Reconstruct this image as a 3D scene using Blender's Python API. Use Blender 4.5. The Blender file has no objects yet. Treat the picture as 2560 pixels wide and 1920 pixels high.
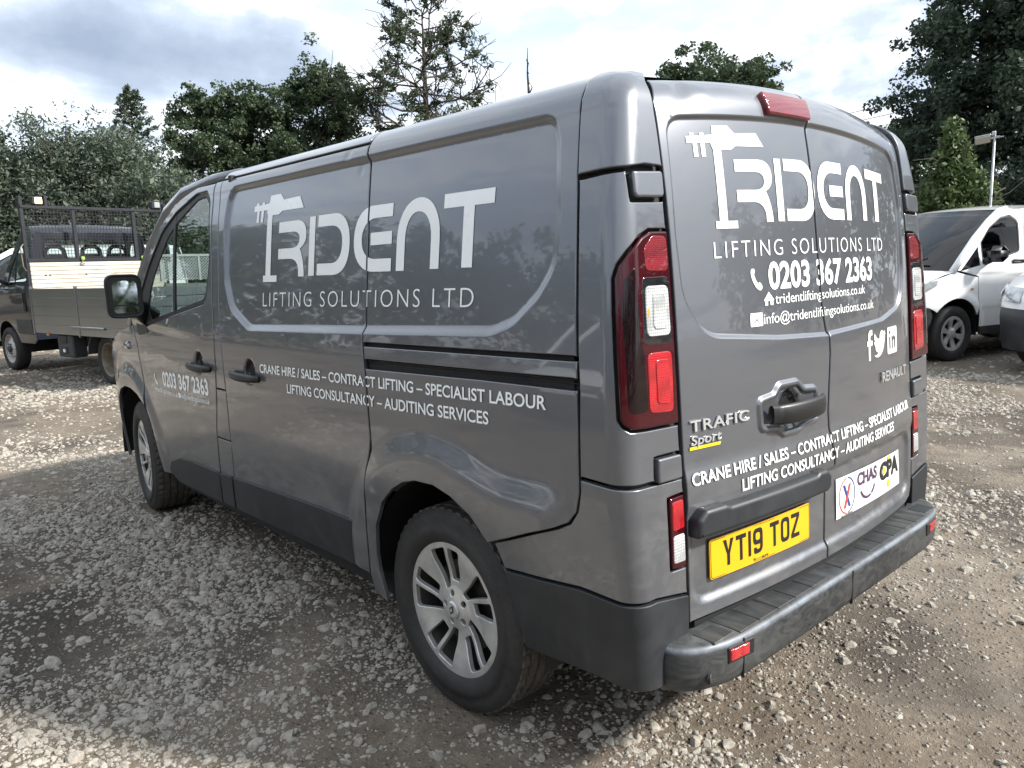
import bpy, math, random
import numpy as np
from mathutils import Vector, Matrix
from mathutils.geometry import delaunay_2d_cdt

SC = bpy.context.scene
COL = SC.collection
random.seed(7)
RNG = np.random.default_rng(7)
R = math.radians

# ------------------------------------------------------------------ camera
CAM_POS = (-0.944, 2.346, 1.443)
def make_camera():
    yaw, pitch, roll, f = -0.7353, -0.1544, -0.0318, 1932.4
    cy, sy, cp, sp = math.cos(yaw), math.sin(yaw), math.cos(pitch), math.sin(pitch)
    fw = Vector((cy*cp, sy*cp, sp)); r = Vector((sy, -cy, 0)); u = r.cross(fw)
    c, s = math.cos(roll), math.sin(roll)
    r2, u2 = c*r + s*u, -s*r + c*u
    m = Matrix(((r2.x, u2.x, -fw.x, CAM_POS[0]), (r2.y, u2.y, -fw.y, CAM_POS[1]),
                (r2.z, u2.z, -fw.z, CAM_POS[2]), (0, 0, 0, 1)))
    cam = bpy.data.cameras.new('camera'); cam.sensor_width = 36.0; cam.lens = 36.0*f/2560.0
    cam.clip_start = 0.05; cam.clip_end = 3000
    o = bpy.data.objects.new('camera', cam); COL.objects.link(o); o.matrix_world = m
    SC.camera = o
make_camera()

# ------------------------------------------------------------------ sky, sun, exposure
SUN_EL, SUN_AZ = R(37), R(-146)          # azimuth of the sun measured from +x, counter-clockwise
def make_world():
    w = bpy.data.worlds.new('World'); SC.world = w; w.use_nodes = True
    nt = w.node_tree; nt.nodes.clear(); N = nt.nodes.new; L = nt.links.new
    def math_(op, a, b=None):
        n = N('ShaderNodeMath'); n.operation = op
        for i, v in enumerate((a, b)):
            if v is None: continue
            if isinstance(v, (int, float)): n.inputs[i].default_value = v
            else: L(v, n.inputs[i])
        return n.outputs[0]
    def ramp(fac, stops, interp='LINEAR'):
        n = N('ShaderNodeValToRGB'); n.color_ramp.interpolation = interp; e = n.color_ramp.elements
        while len(e) < len(stops): e.new(0.5)
        for k, (p, c) in enumerate(stops):
            e[k].position = p; e[k].color = c if len(c) == 4 else (*c, 1)
        L(fac, n.inputs[0]); return n.outputs[0]
    def mix(fac, a, b, blend='MIX'):
        n = N('ShaderNodeMix'); n.data_type = 'RGBA'; n.blend_type = blend
        for i, v in ((0, fac), (6, a), (7, b)):
            if isinstance(v, (int, float)): n.inputs[i].default_value = v
            elif isinstance(v, tuple): n.inputs[i].default_value = (*v, 1)
            else: L(v, n.inputs[i])
        return n.outputs[2]
    out = N('ShaderNodeOutputWorld'); bg = N('ShaderNodeBackground'); L(bg.outputs[0], out.inputs[0])
    sky = N('ShaderNodeTexSky'); sky.sky_type = 'NISHITA'; sky.sun_disc = False
    sky.sun_elevation = SUN_EL; sky.sun_rotation = R(90) - SUN_AZ
    tc = N('ShaderNodeTexCoord'); sep = N('ShaderNodeSeparateXYZ'); L(tc.outputs['Generated'], sep.inputs[0])
    zc = math_('MAXIMUM', sep.outputs[2], 0.0); den = math_('ADD', zc, 0.16)
    px = math_('DIVIDE', sep.outputs[0], den); py = math_('DIVIDE', sep.outputs[1], den)
    cmb = N('ShaderNodeCombineXYZ'); L(px, cmb.inputs[0]); L(py, cmb.inputs[1]); cmb.inputs[2].default_value = SKY_SEED
    def noise(scale, detail, rough, vec, dist=0.0, lac=2.0):
        n = N('ShaderNodeTexNoise'); n.inputs['Scale'].default_value = scale; n.inputs['Detail'].default_value = detail
        n.inputs['Roughness'].default_value = rough; n.inputs['Distortion'].default_value = dist
        n.inputs['Lacunarity'].default_value = lac
        L(vec, n.inputs['Vector']); return n.outputs['Fac']
    big = noise(0.95, 12, 0.55, cmb.outputs[0], 0.15)        # heaps of cloud
    add = N('ShaderNodeVectorMath'); add.operation = 'ADD'; L(cmb.outputs[0], add.inputs[0]); add.inputs[1].default_value = (3.1, 7.7, 2.0)
    shade = noise(0.55, 7, 0.52, add.outputs[0], 0.2)      # thin / thick parts of the veil
    fine = noise(2.4, 6, 0.6, cmb.outputs[0], 0.5)
    # heavier cumulus where the photograph shows them (directions in the real sky)
    def bump(az, el, wid, tall):
        d = (math.cos(R(el))*math.cos(R(az)), math.cos(R(el))*math.sin(R(az)), math.sin(R(el)))
        v = N('ShaderNodeVectorMath'); v.operation = 'SUBTRACT'; L(tc.outputs['Generated'], v.inputs[0]); v.inputs[1].default_value = d
        m = N('ShaderNodeVectorMath'); m.operation = 'MULTIPLY'; L(v.outputs[0], m.inputs[0])
        m.inputs[1].default_value = (1/wid, 1/wid, 1/tall)
        ln = N('ShaderNodeVectorMath'); ln.operation = 'LENGTH'; L(m.outputs[0], ln.inputs[0])
        q = math_('MULTIPLY', ln.outputs['Value'], ln.outputs['Value'])
        return math_('POWER', 2.718, math_('MULTIPLY', q, -1.0))
    fine3 = N('ShaderNodeTexNoise'); fine3.inputs['Scale'].default_value = 8.0; fine3.inputs['Detail'].default_value = 9
    fine3.inputs['Roughness'].default_value = 0.58; L(tc.outputs['Generated'], fine3.inputs['Vector'])
    heavy = None
    for az, el, wid, tall, amt in CLOUDS:
        b = math_('MULTIPLY', bump(az, el, wid, tall), amt); heavy = b if heavy is None else math_('ADD', heavy, b)
    f = math_('ADD', math_('ADD', math_('MULTIPLY', big, 0.72), math_('MULTIPLY', fine3.outputs['Fac'], 0.30)), math_('MULTIPLY', heavy, 0.105))
    veil = ramp(math_('ADD', math_('MULTIPLY', shade, 0.6), math_('MULTIPLY', fine, 0.4)), [(0.36, (2.0, 2.4, 3.0)), (0.50, (2.6, 2.95, 3.35)), (0.62, (3.4, 3.55, 3.65))], 'EASE')
    veil = mix(0.08, veil, sky.outputs[0])
    cloud = ramp(f, [(0.49, (3.7, 3.8, 3.85)), (0.52, (3.3, 3.5, 3.7)), (0.565, (2.1, 2.4, 2.9)), (0.635, (1.5, 1.8, 2.25)), (0.73, (1.12, 1.38, 1.82))])
    mask = ramp(f, [(0.45, (0, 0, 0)), (0.52, (1, 1, 1))], 'EASE')
    col = mix(mask, veil, cloud)
    L(col, bg.inputs['Color']); bg.inputs['Strength'].default_value = SKY_STRENGTH
SKY_SEED, SKY_STRENGTH = 4.3, 0.102
CLOUDS = [(-11, 14.3, .115, .028, 1.0), (-22, 14.5, .16, .040, .9), (-13, 10.5, .10, .025, .6), (-31, 11.0, .12, .03, .75), (-50, 14.2, .075, .020, .62), (-43, 11.6, .07, .016, .65)]
make_world()
def make_sun():
    l = bpy.data.lights.new('sun', 'SUN'); l.energy = 2.1; l.angle = R(5); l.color = (1.0, 0.956, 0.888)
    o = bpy.data.objects.new('sun', l); COL.objects.link(o)
    d = Vector((math.cos(SUN_EL)*math.cos(SUN_AZ), math.cos(SUN_EL)*math.sin(SUN_AZ), math.sin(SUN_EL)))
    o.rotation_euler = d.to_track_quat('Z', 'Y').to_euler(); o.location = (0, 0, 30)
make_sun()
SC.view_settings.view_transform = 'Standard'; SC.view_settings.look = 'None'
SC.view_settings.gamma = 1.0; SC.view_settings.exposure = 1.95; SC.view_settings.use_curve_mapping = False
SC.render.engine = 'CYCLES'
SC.cycles.max_bounces = 8; SC.cycles.transparent_max_bounces = 12; SC.cycles.caustics_reflective = False; SC.cycles.caustics_refractive = False
SC.cycles.use_denoising = True

# ------------------------------------------------------------------ materials
class NB:
    """small node builder"""
    def __init__(s, name):
        s.m = bpy.data.materials.new(name); s.m.use_nodes = True; s.t = s.m.node_tree; s.t.nodes.clear()
        s.out = s.n('ShaderNodeOutputMaterial'); s.p = s.n('ShaderNodeBsdfPrincipled'); s.l(s.p.outputs[0], s.out.inputs[0])
    def n(s, k): return s.t.nodes.new(k)
    def l(s, a, b): s.t.links.new(a, b)
    def set(s, **k):
        for a, v in k.items():
            i = s.p.inputs[a.replace('_', ' ')]
            if hasattr(v, 'is_output') or isinstance(v, bpy.types.NodeSocket): s.l(v, i)
            elif isinstance(v, tuple): i.default_value = (*v, 1) if len(v) == 3 else v
            else: i.default_value = v
        return s
    def coord(s, kind='Object'): return s.n('ShaderNodeTexCoord').outputs[kind]
    def pos(s): return s.n('ShaderNodeNewGeometry').outputs['Position']
    def noise(s, scale, detail=4, rough=.55, vec=None, dist=0.0):
        n = s.n('ShaderNodeTexNoise'); n.inputs['Scale'].default_value = scale; n.inputs['Detail'].default_value = detail
        n.inputs['Roughness'].default_value = rough; n.inputs['Distortion'].default_value = dist
        if vec is not None: s.l(vec, n.inputs['Vector'])
        return n.outputs['Fac']
    def vor(s, scale, vec=None, feature='F1', out='Distance', rand=1.0):
        n = s.n('ShaderNodeTexVoronoi'); n.feature = feature; n.inputs['Scale'].default_value = scale
        n.inputs['Randomness'].default_value = rand
        if vec is not None: s.l(vec, n.inputs['Vector'])
        return n.outputs[out]
    def math(s, op, a, b=None, clamp=False):
        n = s.n('ShaderNodeMath'); n.operation = op; n.use_clamp = clamp
        for i, v in enumerate((a, b)):
            if v is None: continue
            if isinstance(v, (int, float)): n.inputs[i].default_value = v
            else: s.l(v, n.inputs[i])
        return n.outputs[0]
    def ramp(s, fac, stops, interp='LINEAR'):
        n = s.n('ShaderNodeValToRGB'); n.color_ramp.interpolation = interp; e = n.color_ramp.elements
        while len(e) < len(stops): e.new(.5)
        for k, (p, c) in enumerate(stops):
            if not isinstance(c, tuple): c = (c, c, c)
            e[k].position = p; e[k].color = (*c, 1)
        s.l(fac, n.inputs[0]); return n.outputs[0]
    def mix(s, fac, a, b, blend='MIX'):
        n = s.n('ShaderNodeMix'); n.data_type = 'RGBA'; n.blend_type = blend
        for i, v in ((0, fac), (6, a), (7, b)):
            if isinstance(v, (int, float)): n.inputs[i].default_value = v
            elif isinstance(v, tuple): n.inputs[i].default_value = (*v, 1)
            else: s.l(v, n.inputs[i])
        return n.outputs[2]
    def vscale(s, vec, sc):
        n = s.n('ShaderNodeVectorMath'); n.operation = 'MULTIPLY'; s.l(vec, n.inputs[0]); n.inputs[1].default_value = sc; return n.outputs[0]
    def sep(s, vec):
        n = s.n('ShaderNodeSeparateXYZ'); s.l(vec, n.inputs[0]); return n.outputs
    def bump(s, h, strength=.3, dist=.01):
        n = s.n('ShaderNodeBump'); n.inputs['Strength'].default_value = strength; n.inputs['Distance'].default_value = dist
        s.l(h, n.inputs['Height']); s.l(n.outputs[0], s.p.inputs['Normal'])

def plain(name, col, rough=.5, metal=0.0, coat=0.0, var=.12, scale=6.0, bump=0.0, **kw):
    b = NB(name); v = b.noise(scale, 5, .6, b.coord())
    lo = tuple(max(0, c*(1-var)) for c in col); hi = tuple(min(1, c*(1+var)) for c in col)
    b.set(Base_Color=b.ramp(v, [(.3, lo), (.7, hi)]), Metallic=metal)
    b.set(Roughness=b.ramp(b.noise(scale*2.3, 4, .6, b.coord()), [(.3, max(0, rough-.07)), (.7, min(1, rough+.07))]))
    if coat: b.set(Coat_Weight=coat, Coat_Roughness=.03)
    if bump: b.bump(b.noise(scale*30, 3, .6, b.coord()), bump, .002)
    for k, v in kw.items(): b.set(**{k: v})
    return b.m

def car_paint(name, col, metal=.6, dusty=True):
    b = NB(name); c = b.coord(); z = b.sep(c)[2]
    flake = b.noise(900, 2, .6, c)
    base = b.mix(.18, col, b.ramp(flake, [(.3, tuple(x*.55 for x in col)), (.7, tuple(x*1.6 for x in col))]))
    if dusty:       # road film: thicker low down, wiped in swirls, plus specks
        film = b.noise(3.1, 7, .62, b.vscale(c, (1, 1, 1.5)), 1.6)
        swirl = b.noise(2.2, 9, .72, b.vscale(c, (1.0, 1, 1.8)), 6.0)
        low = b.ramp(z, [(.25, 1.0), (.75, .75), (1.0, .12), (1.25, .03)])
        d = b.math('MULTIPLY', b.ramp(b.math('ADD', b.math('MULTIPLY', film, .55), b.math('MULTIPLY', swirl, .55)), [(.49, 0.0), (.66, 1.0)]), low)
        d = b.math('MULTIPLY', d, .36, True)
        speck = b.math('MULTIPLY', b.ramp(b.vor(55, c), [(.03, 1.0), (.09, 0.0)]), .10)
        base = b.mix(d, base, (.21, .195, .165)); base = b.mix(speck, base, (.3, .28, .25))
        b.set(Roughness=b.math('ADD', .34, b.math('MULTIPLY', d, .5)), Coat_Roughness=b.math('ADD', .025, b.math('MULTIPLY', d, .55)),
              Coat_Weight=b.math('SUBTRACT', 1.0, b.math('MULTIPLY', d, 1.0)), Metallic=b.math('SUBTRACT', metal, b.math('MULTIPLY', d, metal)))
    else:
        b.set(Roughness=.34, Coat_Roughness=.03, Coat_Weight=1.0, Metallic=metal)
    b.set(Base_Color=base)
    wav = b.noise(2.2, 2, .4, c); n = b.n('ShaderNodeBump'); n.inputs['Strength'].default_value = .035; n.inputs['Distance'].default_value = .05
    b.l(wav, n.inputs['Height']); b.l(n.outputs[0], b.p.inputs['Normal']); b.l(n.outputs[0], b.p.inputs['Coat Normal'])
    return b.m

def glass_mat(name, tint, refl=.06):
    b = NB(name); b.t.nodes.remove(b.p)
    tr = b.n('ShaderNodeBsdfTransparent'); tr.inputs[0].default_value = (*tint, 1)
    gl = b.n('ShaderNodeBsdfGlossy'); gl.inputs['Roughness'].default_value = .02
    geo = b.n('ShaderNodeNewGeometry'); fr = b.n('ShaderNodeFresnel')
    b.l(b.math('SUBTRACT', 1.5, b.math('MULTIPLY', geo.outputs['Backfacing'], 1.5-1/1.5)), fr.inputs[0])      # same sheet reflectance from either face
    mx = b.n('ShaderNodeMixShader'); b.l(b.math('ADD', b.math('MULTIPLY', fr.outputs[0], 1.15), refl*.3, True), mx.inputs[0])
    b.l(tr.outputs[0], mx.inputs[1]); b.l(gl.outputs[0], mx.inputs[2]); b.l(mx.outputs[0], b.out.inputs[0])
    return b.m

M = {}
def build_materials():
    M['paint'] = car_paint('grey_metallic_paint', (.146, .155, .174), .62)
    M['white_paint'] = car_paint('white_paint', (.80, .81, .82), 0.0, False)
    M['navy_paint'] = car_paint('dark_blue_paint', (.012, .016, .028), .2, False)
    b = NB('black_trim_plastic'); c = b.coord(); z = b.sep(c)[2]
    n1 = b.noise(5, 7, .65, c, .8); scr = b.noise(14, 6, .7, b.vscale(c, (1, 1, .12)), 1.0)
    col = b.ramp(n1, [(.3, (.012, .0145, .018)), (.7, (.021, .0245, .029))])
    dust = b.math('MULTIPLY', b.ramp(b.math('ADD', b.math('MULTIPLY', n1, .6), b.math('MULTIPLY', scr, .4)), [(.47, 0.0), (.68, 1.0)]), b.ramp(z, [(.2, .5), (.5, .10)]))
    b.set(Base_Color=b.mix(dust, col, (.085, .08, .07)), Roughness=b.ramp(n1, [(.3, .42), (.7, .58)]))
    b.bump(b.noise(420, 2, .5, c), .12, .001); M['trim'] = b.m
    b = NB('worn_step_plastic'); c = b.coord(); v = b.vscale(c, (5.0, 1, 1))
    s1 = b.noise(7, 8, .72, b.vscale(c, (.6, 3.0, 1)), 1.2); s2 = b.noise(2.3, 5, .6, c)
    f = b.ramp(b.math('ADD', b.math('MULTIPLY', s1, .62), b.math('MULTIPLY', s2, .45)), [(.52, 0.0), (.70, 1.0)])
    b.set(Base_Color=b.mix(b.math('MULTIPLY', f, .55), (.017, .020, .023), (.12, .114, .10)), Roughness=.62)
    b.bump(s1, .15, .003); M['step'] = b.m
    b = NB('worn_bumper_plastic'); c = b.coord()
    s1 = b.noise(6, 8, .72, b.vscale(c, (1, 2.2, 5.0)), 1.5); s2 = b.noise(2.0, 5, .6, c)
    f = b.ramp(b.math('ADD', b.math('MULTIPLY', s1, .6), b.math('MULTIPLY', s2, .45)), [(.46, 0.0), (.68, 1.0)])
    zc = b.sep(c)[2]
    lip_highlight = b.math('MULTIPLY', b.ramp(zc, [(.452, 0.0), (.459, 1.0), (.4665, 1.0), (.4690, 0.0)]), b.ramp(b.noise(9, 5, .7, c), [(.36, .25), (.6, .9)]))  # highlight along the top edge, painted into the colour as a patchy pale band
    colr = b.mix(b.math('MULTIPLY', f, .75), (.016, .019, .023), (.10, .102, .097))
    b.set(Base_Color=b.mix(lip_highlight, colr, (.20, .23, .27)), Roughness=b.ramp(s2, [(.3, .38), (.7, .55)]))
    M['bumper'] = b.m
    M['black'] = plain('matt_black', (.008, .008, .009), .7)
    M['dark'] = plain('dark_interior', (.016, .017, .019), .65)
    M['seal'] = plain('rubber_seal', (.010, .010, .011), .5)
    M['gloss_black'] = plain('gloss_black', (.010, .010, .012), .12, coat=1.0)
    M['vinyl'] = plain('white_vinyl', (.88, .90, .90), .32, var=.03)
    M['glass'] = glass_mat('window_glass', (.74, .82, .80))
    M['mid_glass'] = glass_mat('van_side_glass', (.42, .47, .47))
    M['dark_glass'] = glass_mat('tinted_glass', (.26, .30, .32))
    M['mirror'] = plain('mirror_glass', (.88, .90, .90), .02, 1.0, var=.01)
    M['chrome'] = plain('chrome', (.70, .71, .72), .25, .65, var=.05)
    b = NB('alloy_paint'); c = b.coord(); n1 = b.noise(16, 6, .65, c)
    b.set(Base_Color=b.ramp(n1, [(.3, (.42, .415, .40)), (.62, (.62, .62, .61))]), Metallic=.55, Roughness=b.ramp(n1, [(.3, .48), (.7, .30)]), Coat_Weight=.4, Coat_Roughness=.1)
    M['alloy'] = b.m
    M['alloy_dirty'] = plain('brake_dusted_alloy', (.07, .066, .06), .5, .6, var=.3, scale=14)
    M['disc'] = plain('brake_disc', (.045, .042, .040), .45, .7, var=.3, scale=20)
    b = NB('tyre_rubber'); c = b.coord(); n1 = b.noise(9, 6, .65, c); n2 = b.noise(60, 4, .6, c)
    b.set(Base_Color=b.ramp(b.math('ADD', b.math('MULTIPLY', n1, .6), b.math('MULTIPLY', n2, .4)), [(.38, (.013, .013, .014)), (.66, (.034, .032, .030))]), Roughness=.68)
    b.bump(n2, .1, .002); M['tyre'] = b.m
    b = NB('dusty_tread_rubber'); c = b.coord(); n1 = b.noise(14, 6, .65, c); n2 = b.noise(70, 4, .6, c)
    b.set(Base_Color=b.ramp(b.math('ADD', b.math('MULTIPLY', n1, .6), b.math('MULTIPLY', n2, .4)), [(.36, (.030, .028, .026)), (.64, (.105, .092, .074))]), Roughness=.85)
    M['tread'] = b.m
    b = NB('dark_red_lens'); c = b.coord()
    b.set(Base_Color=(.040, .0018, .005), Roughness=.2, Specular_IOR_Level=.15, Coat_Weight=.7, Coat_Roughness=.015); M['lens_dark'] = b.m
    b = NB('lamp_well'); b.set(Base_Color=(.006, .0012, .002), Roughness=.2, Specular_IOR_Level=.15, Coat_Weight=.7, Coat_Roughness=.02); M['lens_well'] = b.m
    def lens(name, col, sc, em=None):
        b = NB(name); c = b.coord(); g = b.vor(sc, c, 'F1', 'Distance', .15)
        b.set(Base_Color=b.ramp(g, [(.1, tuple(min(1, x*1.25) for x in col)), (.6, tuple(x*.55 for x in col))]), Roughness=.10, Coat_Weight=1.0, Coat_Roughness=.02, Subsurface_Weight=0.0)
        b.bump(g, .35, .003); return b.m
    M['lens_red'] = lens('red_lens', (.50, .010, .018), 170)
    M['lens_red_dim'] = lens('red_brake_lens', (.24, .006, .014), 200)
    M['lens_clear'] = lens('clear_lens', (.58, .60, .60), 130)
    M['lens_amber'] = plain('amber_lens', (.75, .30, .05), .2, coat=1.0)
    M['reflector'] = lens('red_reflector', (.60, .03, .035), 200)
    M['yellow'] = plain('yellow_plate', (.82, .44, .008), .30, coat=.5, var=.03)
    M['yellow_trim'] = plain('yellow_trim', (.80, .62, .02), .4, var=.02)
    M['plate_black'] = plain('plate_letter_black', (.012, .012, .013), .4, var=.05)
    M['sticker'] = plain('white_sticker', (.74, .75, .74), .4, var=.03)
    M['purple'] = plain('purple_print', (.075, .035, .085), .5, var=.03)
    M['print_red'] = plain('red_print', (.55, .06, .05), .5, var=.03)
    M['print_blue'] = plain('blue_print', (.03, .05, .22), .5, var=.03)
    M['print_green'] = plain('green_print', (.12, .40, .05), .5, var=.03)
    b = NB('door_mirror_plastic'); b.set(Base_Color=(.012, .012, .013), Roughness=.42); M['mirror_case'] = b.m
    # aluminium, planks, mesh of the tipper truck
    b = NB('tarnished_aluminium'); c = b.coord(); n1 = b.noise(.9, 3, .5, c)
    b.set(Base_Color=b.ramp(n1, [(.3, (.29, .315, .33)), (.7, (.36, .385, .40))]), Metallic=.9, Roughness=b.ramp(n1, [(.3, .24), (.7, .18)])); M['alu'] = b.m
    b = NB('dirty_cream_board'); c = b.coord(); n1 = b.noise(9, 7, .66, b.vscale(c, (1, .35, 1)), .6); n2 = b.noise(40, 4, .6, c)
    b.set(Base_Color=b.ramp(b.math('ADD', b.math('MULTIPLY', n1, .7), b.math('MULTIPLY', n2, .3)), [(.30, (.30, .25, .20)), (.45, (.52, .47, .40)), (.7, (.66, .63, .56))]), Roughness=.6); M['board'] = b.m
    M['steel_dark'] = plain('dark_painted_steel', (.018, .020, .026), .45, .2)
    M['rim_cream'] = plain('dirty_cream_rim', (.22, .185, .14), .6, .2, var=.35, scale=12)
    M['rim_white'] = plain('white_steel_wheel', (.50, .49, .46), .5, .1, var=.25, scale=14)
    M['lamp_lit'] = plain('lit_beacon', (1.0, .75, .35), .3)
    nb = M['lamp_lit'].node_tree.nodes; pr = [n for n in nb if n.type == 'BSDF_PRINCIPLED'][0]
    pr.inputs['Emission Color'].default_value = (1, .70, .32, 1); pr.inputs['Emission Strength'].default_value = 1.6
    M['headlight'] = plain('headlight_lens', (.42, .45, .46), .10, .3, coat=1.0, var=.35, scale=16)
    M['grey_plastic'] = plain('grey_plastic', (.045, .048, .052), .55)
    M['galv'] = plain('galvanised_steel', (.42, .43, .44), .5, .5)
    M['seat'] = plain('seat_cloth', (.022, .022, .024), .9)
    M['green_strap'] = plain('green_strap', (.35, .55, .10), .6)
build_materials()
# ------------------------------------------------------------------ helpers for meshes and objects
def thing(name, label, cat, loc=(0, 0, 0), rotz=0.0, group=None):
    o = bpy.data.objects.new(name, None); COL.objects.link(o); o.location = loc; o.rotation_euler = (0, 0, rotz)
    o.empty_display_size = .2; o['label'] = label; o['category'] = cat
    if group: o['group'] = group
    return o
def tag(o, label=None, cat=None, group=None, kind=None):
    if label: o['label'] = label
    if cat: o['category'] = cat
    if group: o['group'] = group
    if kind: o['kind'] = kind
    return o
def mesh_np(name, V, F, mats, normals=None, smooth=True, midx=None):
    """V (n,3) array; F list of faces or (m,k) int array"""
    me = bpy.data.meshes.new(name); V = np.asarray(V, np.float32)
    if isinstance(F, np.ndarray):
        k = F.shape[1]; m = F.shape[0]
        me.vertices.add(len(V)); me.vertices.foreach_set('co', V.ravel())
        me.loops.add(m*k); me.loops.foreach_set('vertex_index', F.astype(np.int32).ravel())
        me.polygons.add(m); me.polygons.foreach_set('loop_start', np.arange(0, m*k, k, dtype=np.int32))
        me.update(calc_edges=True)
    else:
        me.from_pydata(V.tolist(), [], F); me.update()
    if not isinstance(mats, (list, tuple)): mats = [mats]
    for m_ in mats: me.materials.append(m_)
    if midx is not None: me.polygons.foreach_set('material_index', np.asarray(midx, np.int32))
    me.polygons.foreach_set('use_smooth', np.full(len(me.polygons), smooth, bool))
    if normals is not None: me.normals_split_custom_set_from_vertices(np.asarray(normals, float).tolist())
    return me
def obj(name, me, parent=None, label=None):
    o = bpy.data.objects.new(name, me); COL.objects.link(o)
    if parent is not None: o.parent = parent
    if label: o['label'] = label
    return o
def part(name, V, F, mat, parent=None, **k):
    lab = k.pop('label', None); return obj(name, mesh_np(name, V, F, mat, **k), parent, lab)

class MB:
    """collects several shapes into one mesh"""
    def __init__(s): s.v = []; s.f = []; s.m = []
    def add(s, V, F, m=0):
        b = len(s.v); s.v += [tuple(map(float, p)) for p in V]; s.f += [tuple(int(i)+b for i in f) for f in F]; s.m += [m]*len(F); return s
    def box(s, c, d, rot=None, bev=0.0, m=0):
        x, y, z = (q/2 for q in d); b = min(bev, x*.9, y*.9, z*.9)
        if b <= 0:
            P = [(-x,-y,-z),(x,-y,-z),(x,y,-z),(-x,y,-z),(-x,-y,z),(x,-y,z),(x,y,z),(-x,y,z)]
            Fc = [(0,3,2,1),(4,5,6,7),(0,1,5,4),(1,2,6,5),(2,3,7,6),(3,0,4,7)]
        else:
            P = []; idx = {}
            for sx in (-1, 1):
                for sy in (-1, 1):
                    for sz in (-1, 1):
                        for ax in range(3):
                            p = [sx*(x-b), sy*(y-b), sz*(z-b)]; p[ax] = (sx*x, sy*y, sz*z)[ax]
                            idx[(sx, sy, sz, ax)] = len(P); P.append(tuple(p))
            Fc = []
            for ax in range(3):
                a1, a2 = [(1, 2), (2, 0), (0, 1)][ax]
                for sg in (-1, 1):
                    q = []
                    for u, v in ((-1,-1),(1,-1),(1,1),(-1,1)):
                        t = [0]*3; t[ax] = sg; t[a1] = u; t[a2] = v; q.append(idx[(*t, ax)])
                    Fc.append(tuple(q if sg > 0 else q[::-1]))
            for ax in range(3):
                a1, a2 = [(1, 2), (2, 0), (0, 1)][ax]
                for u in (-1, 1):
                    for v in (-1, 1):
                        t0 = [0]*3; t0[ax] = -1; t0[a1] = u; t0[a2] = v; t1 = list(t0); t1[ax] = 1
                        q = [idx[(*t0, a1)], idx[(*t1, a1)], idx[(*t1, a2)], idx[(*t0, a2)]]
                        Fc.append(tuple(q if u*v > 0 else q[::-1]))
            for sx in (-1, 1):
                for sy in (-1, 1):
                    for sz in (-1, 1):
                        q = [idx[(sx, sy, sz, a)] for a in range(3)]
                        Fc.append(tuple(q if sx*sy*sz > 0 else q[::-1]))
        if rot is not None: P = [tuple(rot @ Vector(p)) for p in P]
        return s.add([(p[0]+c[0], p[1]+c[1], p[2]+c[2]) for p in P], Fc, m)
    def tube(s, pts, rad, k=8, m=0, cap=True):
        pts = [Vector(p) for p in pts]; n = len(pts)
        if not hasattr(rad, '__len__'): rad = [rad]*n
        V = []; up = None
        for i, p in enumerate(pts):
            t = (pts[min(i+1, n-1)]-pts[max(i-1, 0)]).normalized()
            a = t.orthogonal().normalized() if up is None else (up - t*up.dot(t)).normalized()
            up = a; b = t.cross(a)
            for j in range(k):
                w = 2*math.pi*j/k; V.append(p + (a*math.cos(w)+b*math.sin(w))*rad[i])
        Fc = [(i*k+j, i*k+(j+1) % k, (i+1)*k+(j+1) % k, (i+1)*k+j) for i in range(n-1) for j in range(k)]
        if cap: Fc += [tuple(range(k))[::-1], tuple((n-1)*k+j for j in range(k))]
        return s.add(V, Fc, m)
    def bar(s, a, b, w, m=0):
        return s.tube([a, b], w*.7071, 4, m)
    def lathe(s, prof, axis='y', k=48, c=(0, 0, 0), m=0):
        """prof: list of (radius, along-axis)"""
        V = []
        for r_, a in prof:
            for j in range(k):
                w = 2*math.pi*j/k; p = (r_*math.cos(w), a, r_*math.sin(w)) if axis == 'y' else ((a, r_*math.cos(w), r_*math.sin(w)) if axis == 'x' else (r_*math.cos(w), r_*math.sin(w), a))
                V.append((p[0]+c[0], p[1]+c[1], p[2]+c[2]))
        Fc = [(i*k+j, (i+1)*k+j, (i+1)*k+(j+1) % k, i*k+(j+1) % k) for i in range(len(prof)-1) for j in range(k)]
        return s.add(V, Fc, m)
    def prism(s, poly, y0, y1, m=0, plane='xz'):
        n = len(poly)
        def P(p, y): return (p[0], y, p[1]) if plane == 'xz' else ((y, p[0], p[1]) if plane == 'yz' else (p[0], p[1], y))
        V = [P(p, y0) for p in poly]+[P(p, y1) for p in poly]
        Fc = [tuple(range(n)), tuple(range(n, 2*n))[::-1]]+[(i, i+n, (i+1) % n+n, (i+1) % n) for i in range(n)]
        return s.add(V, Fc, m)
    def build(s, name, mat, parent=None, smooth=False, label=None):
        me = mesh_np(name, np.array(s.v, np.float32), s.f, mat, smooth=smooth, midx=s.m if isinstance(mat, (list, tuple)) else None)
        return obj(name, me, parent, label)

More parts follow.
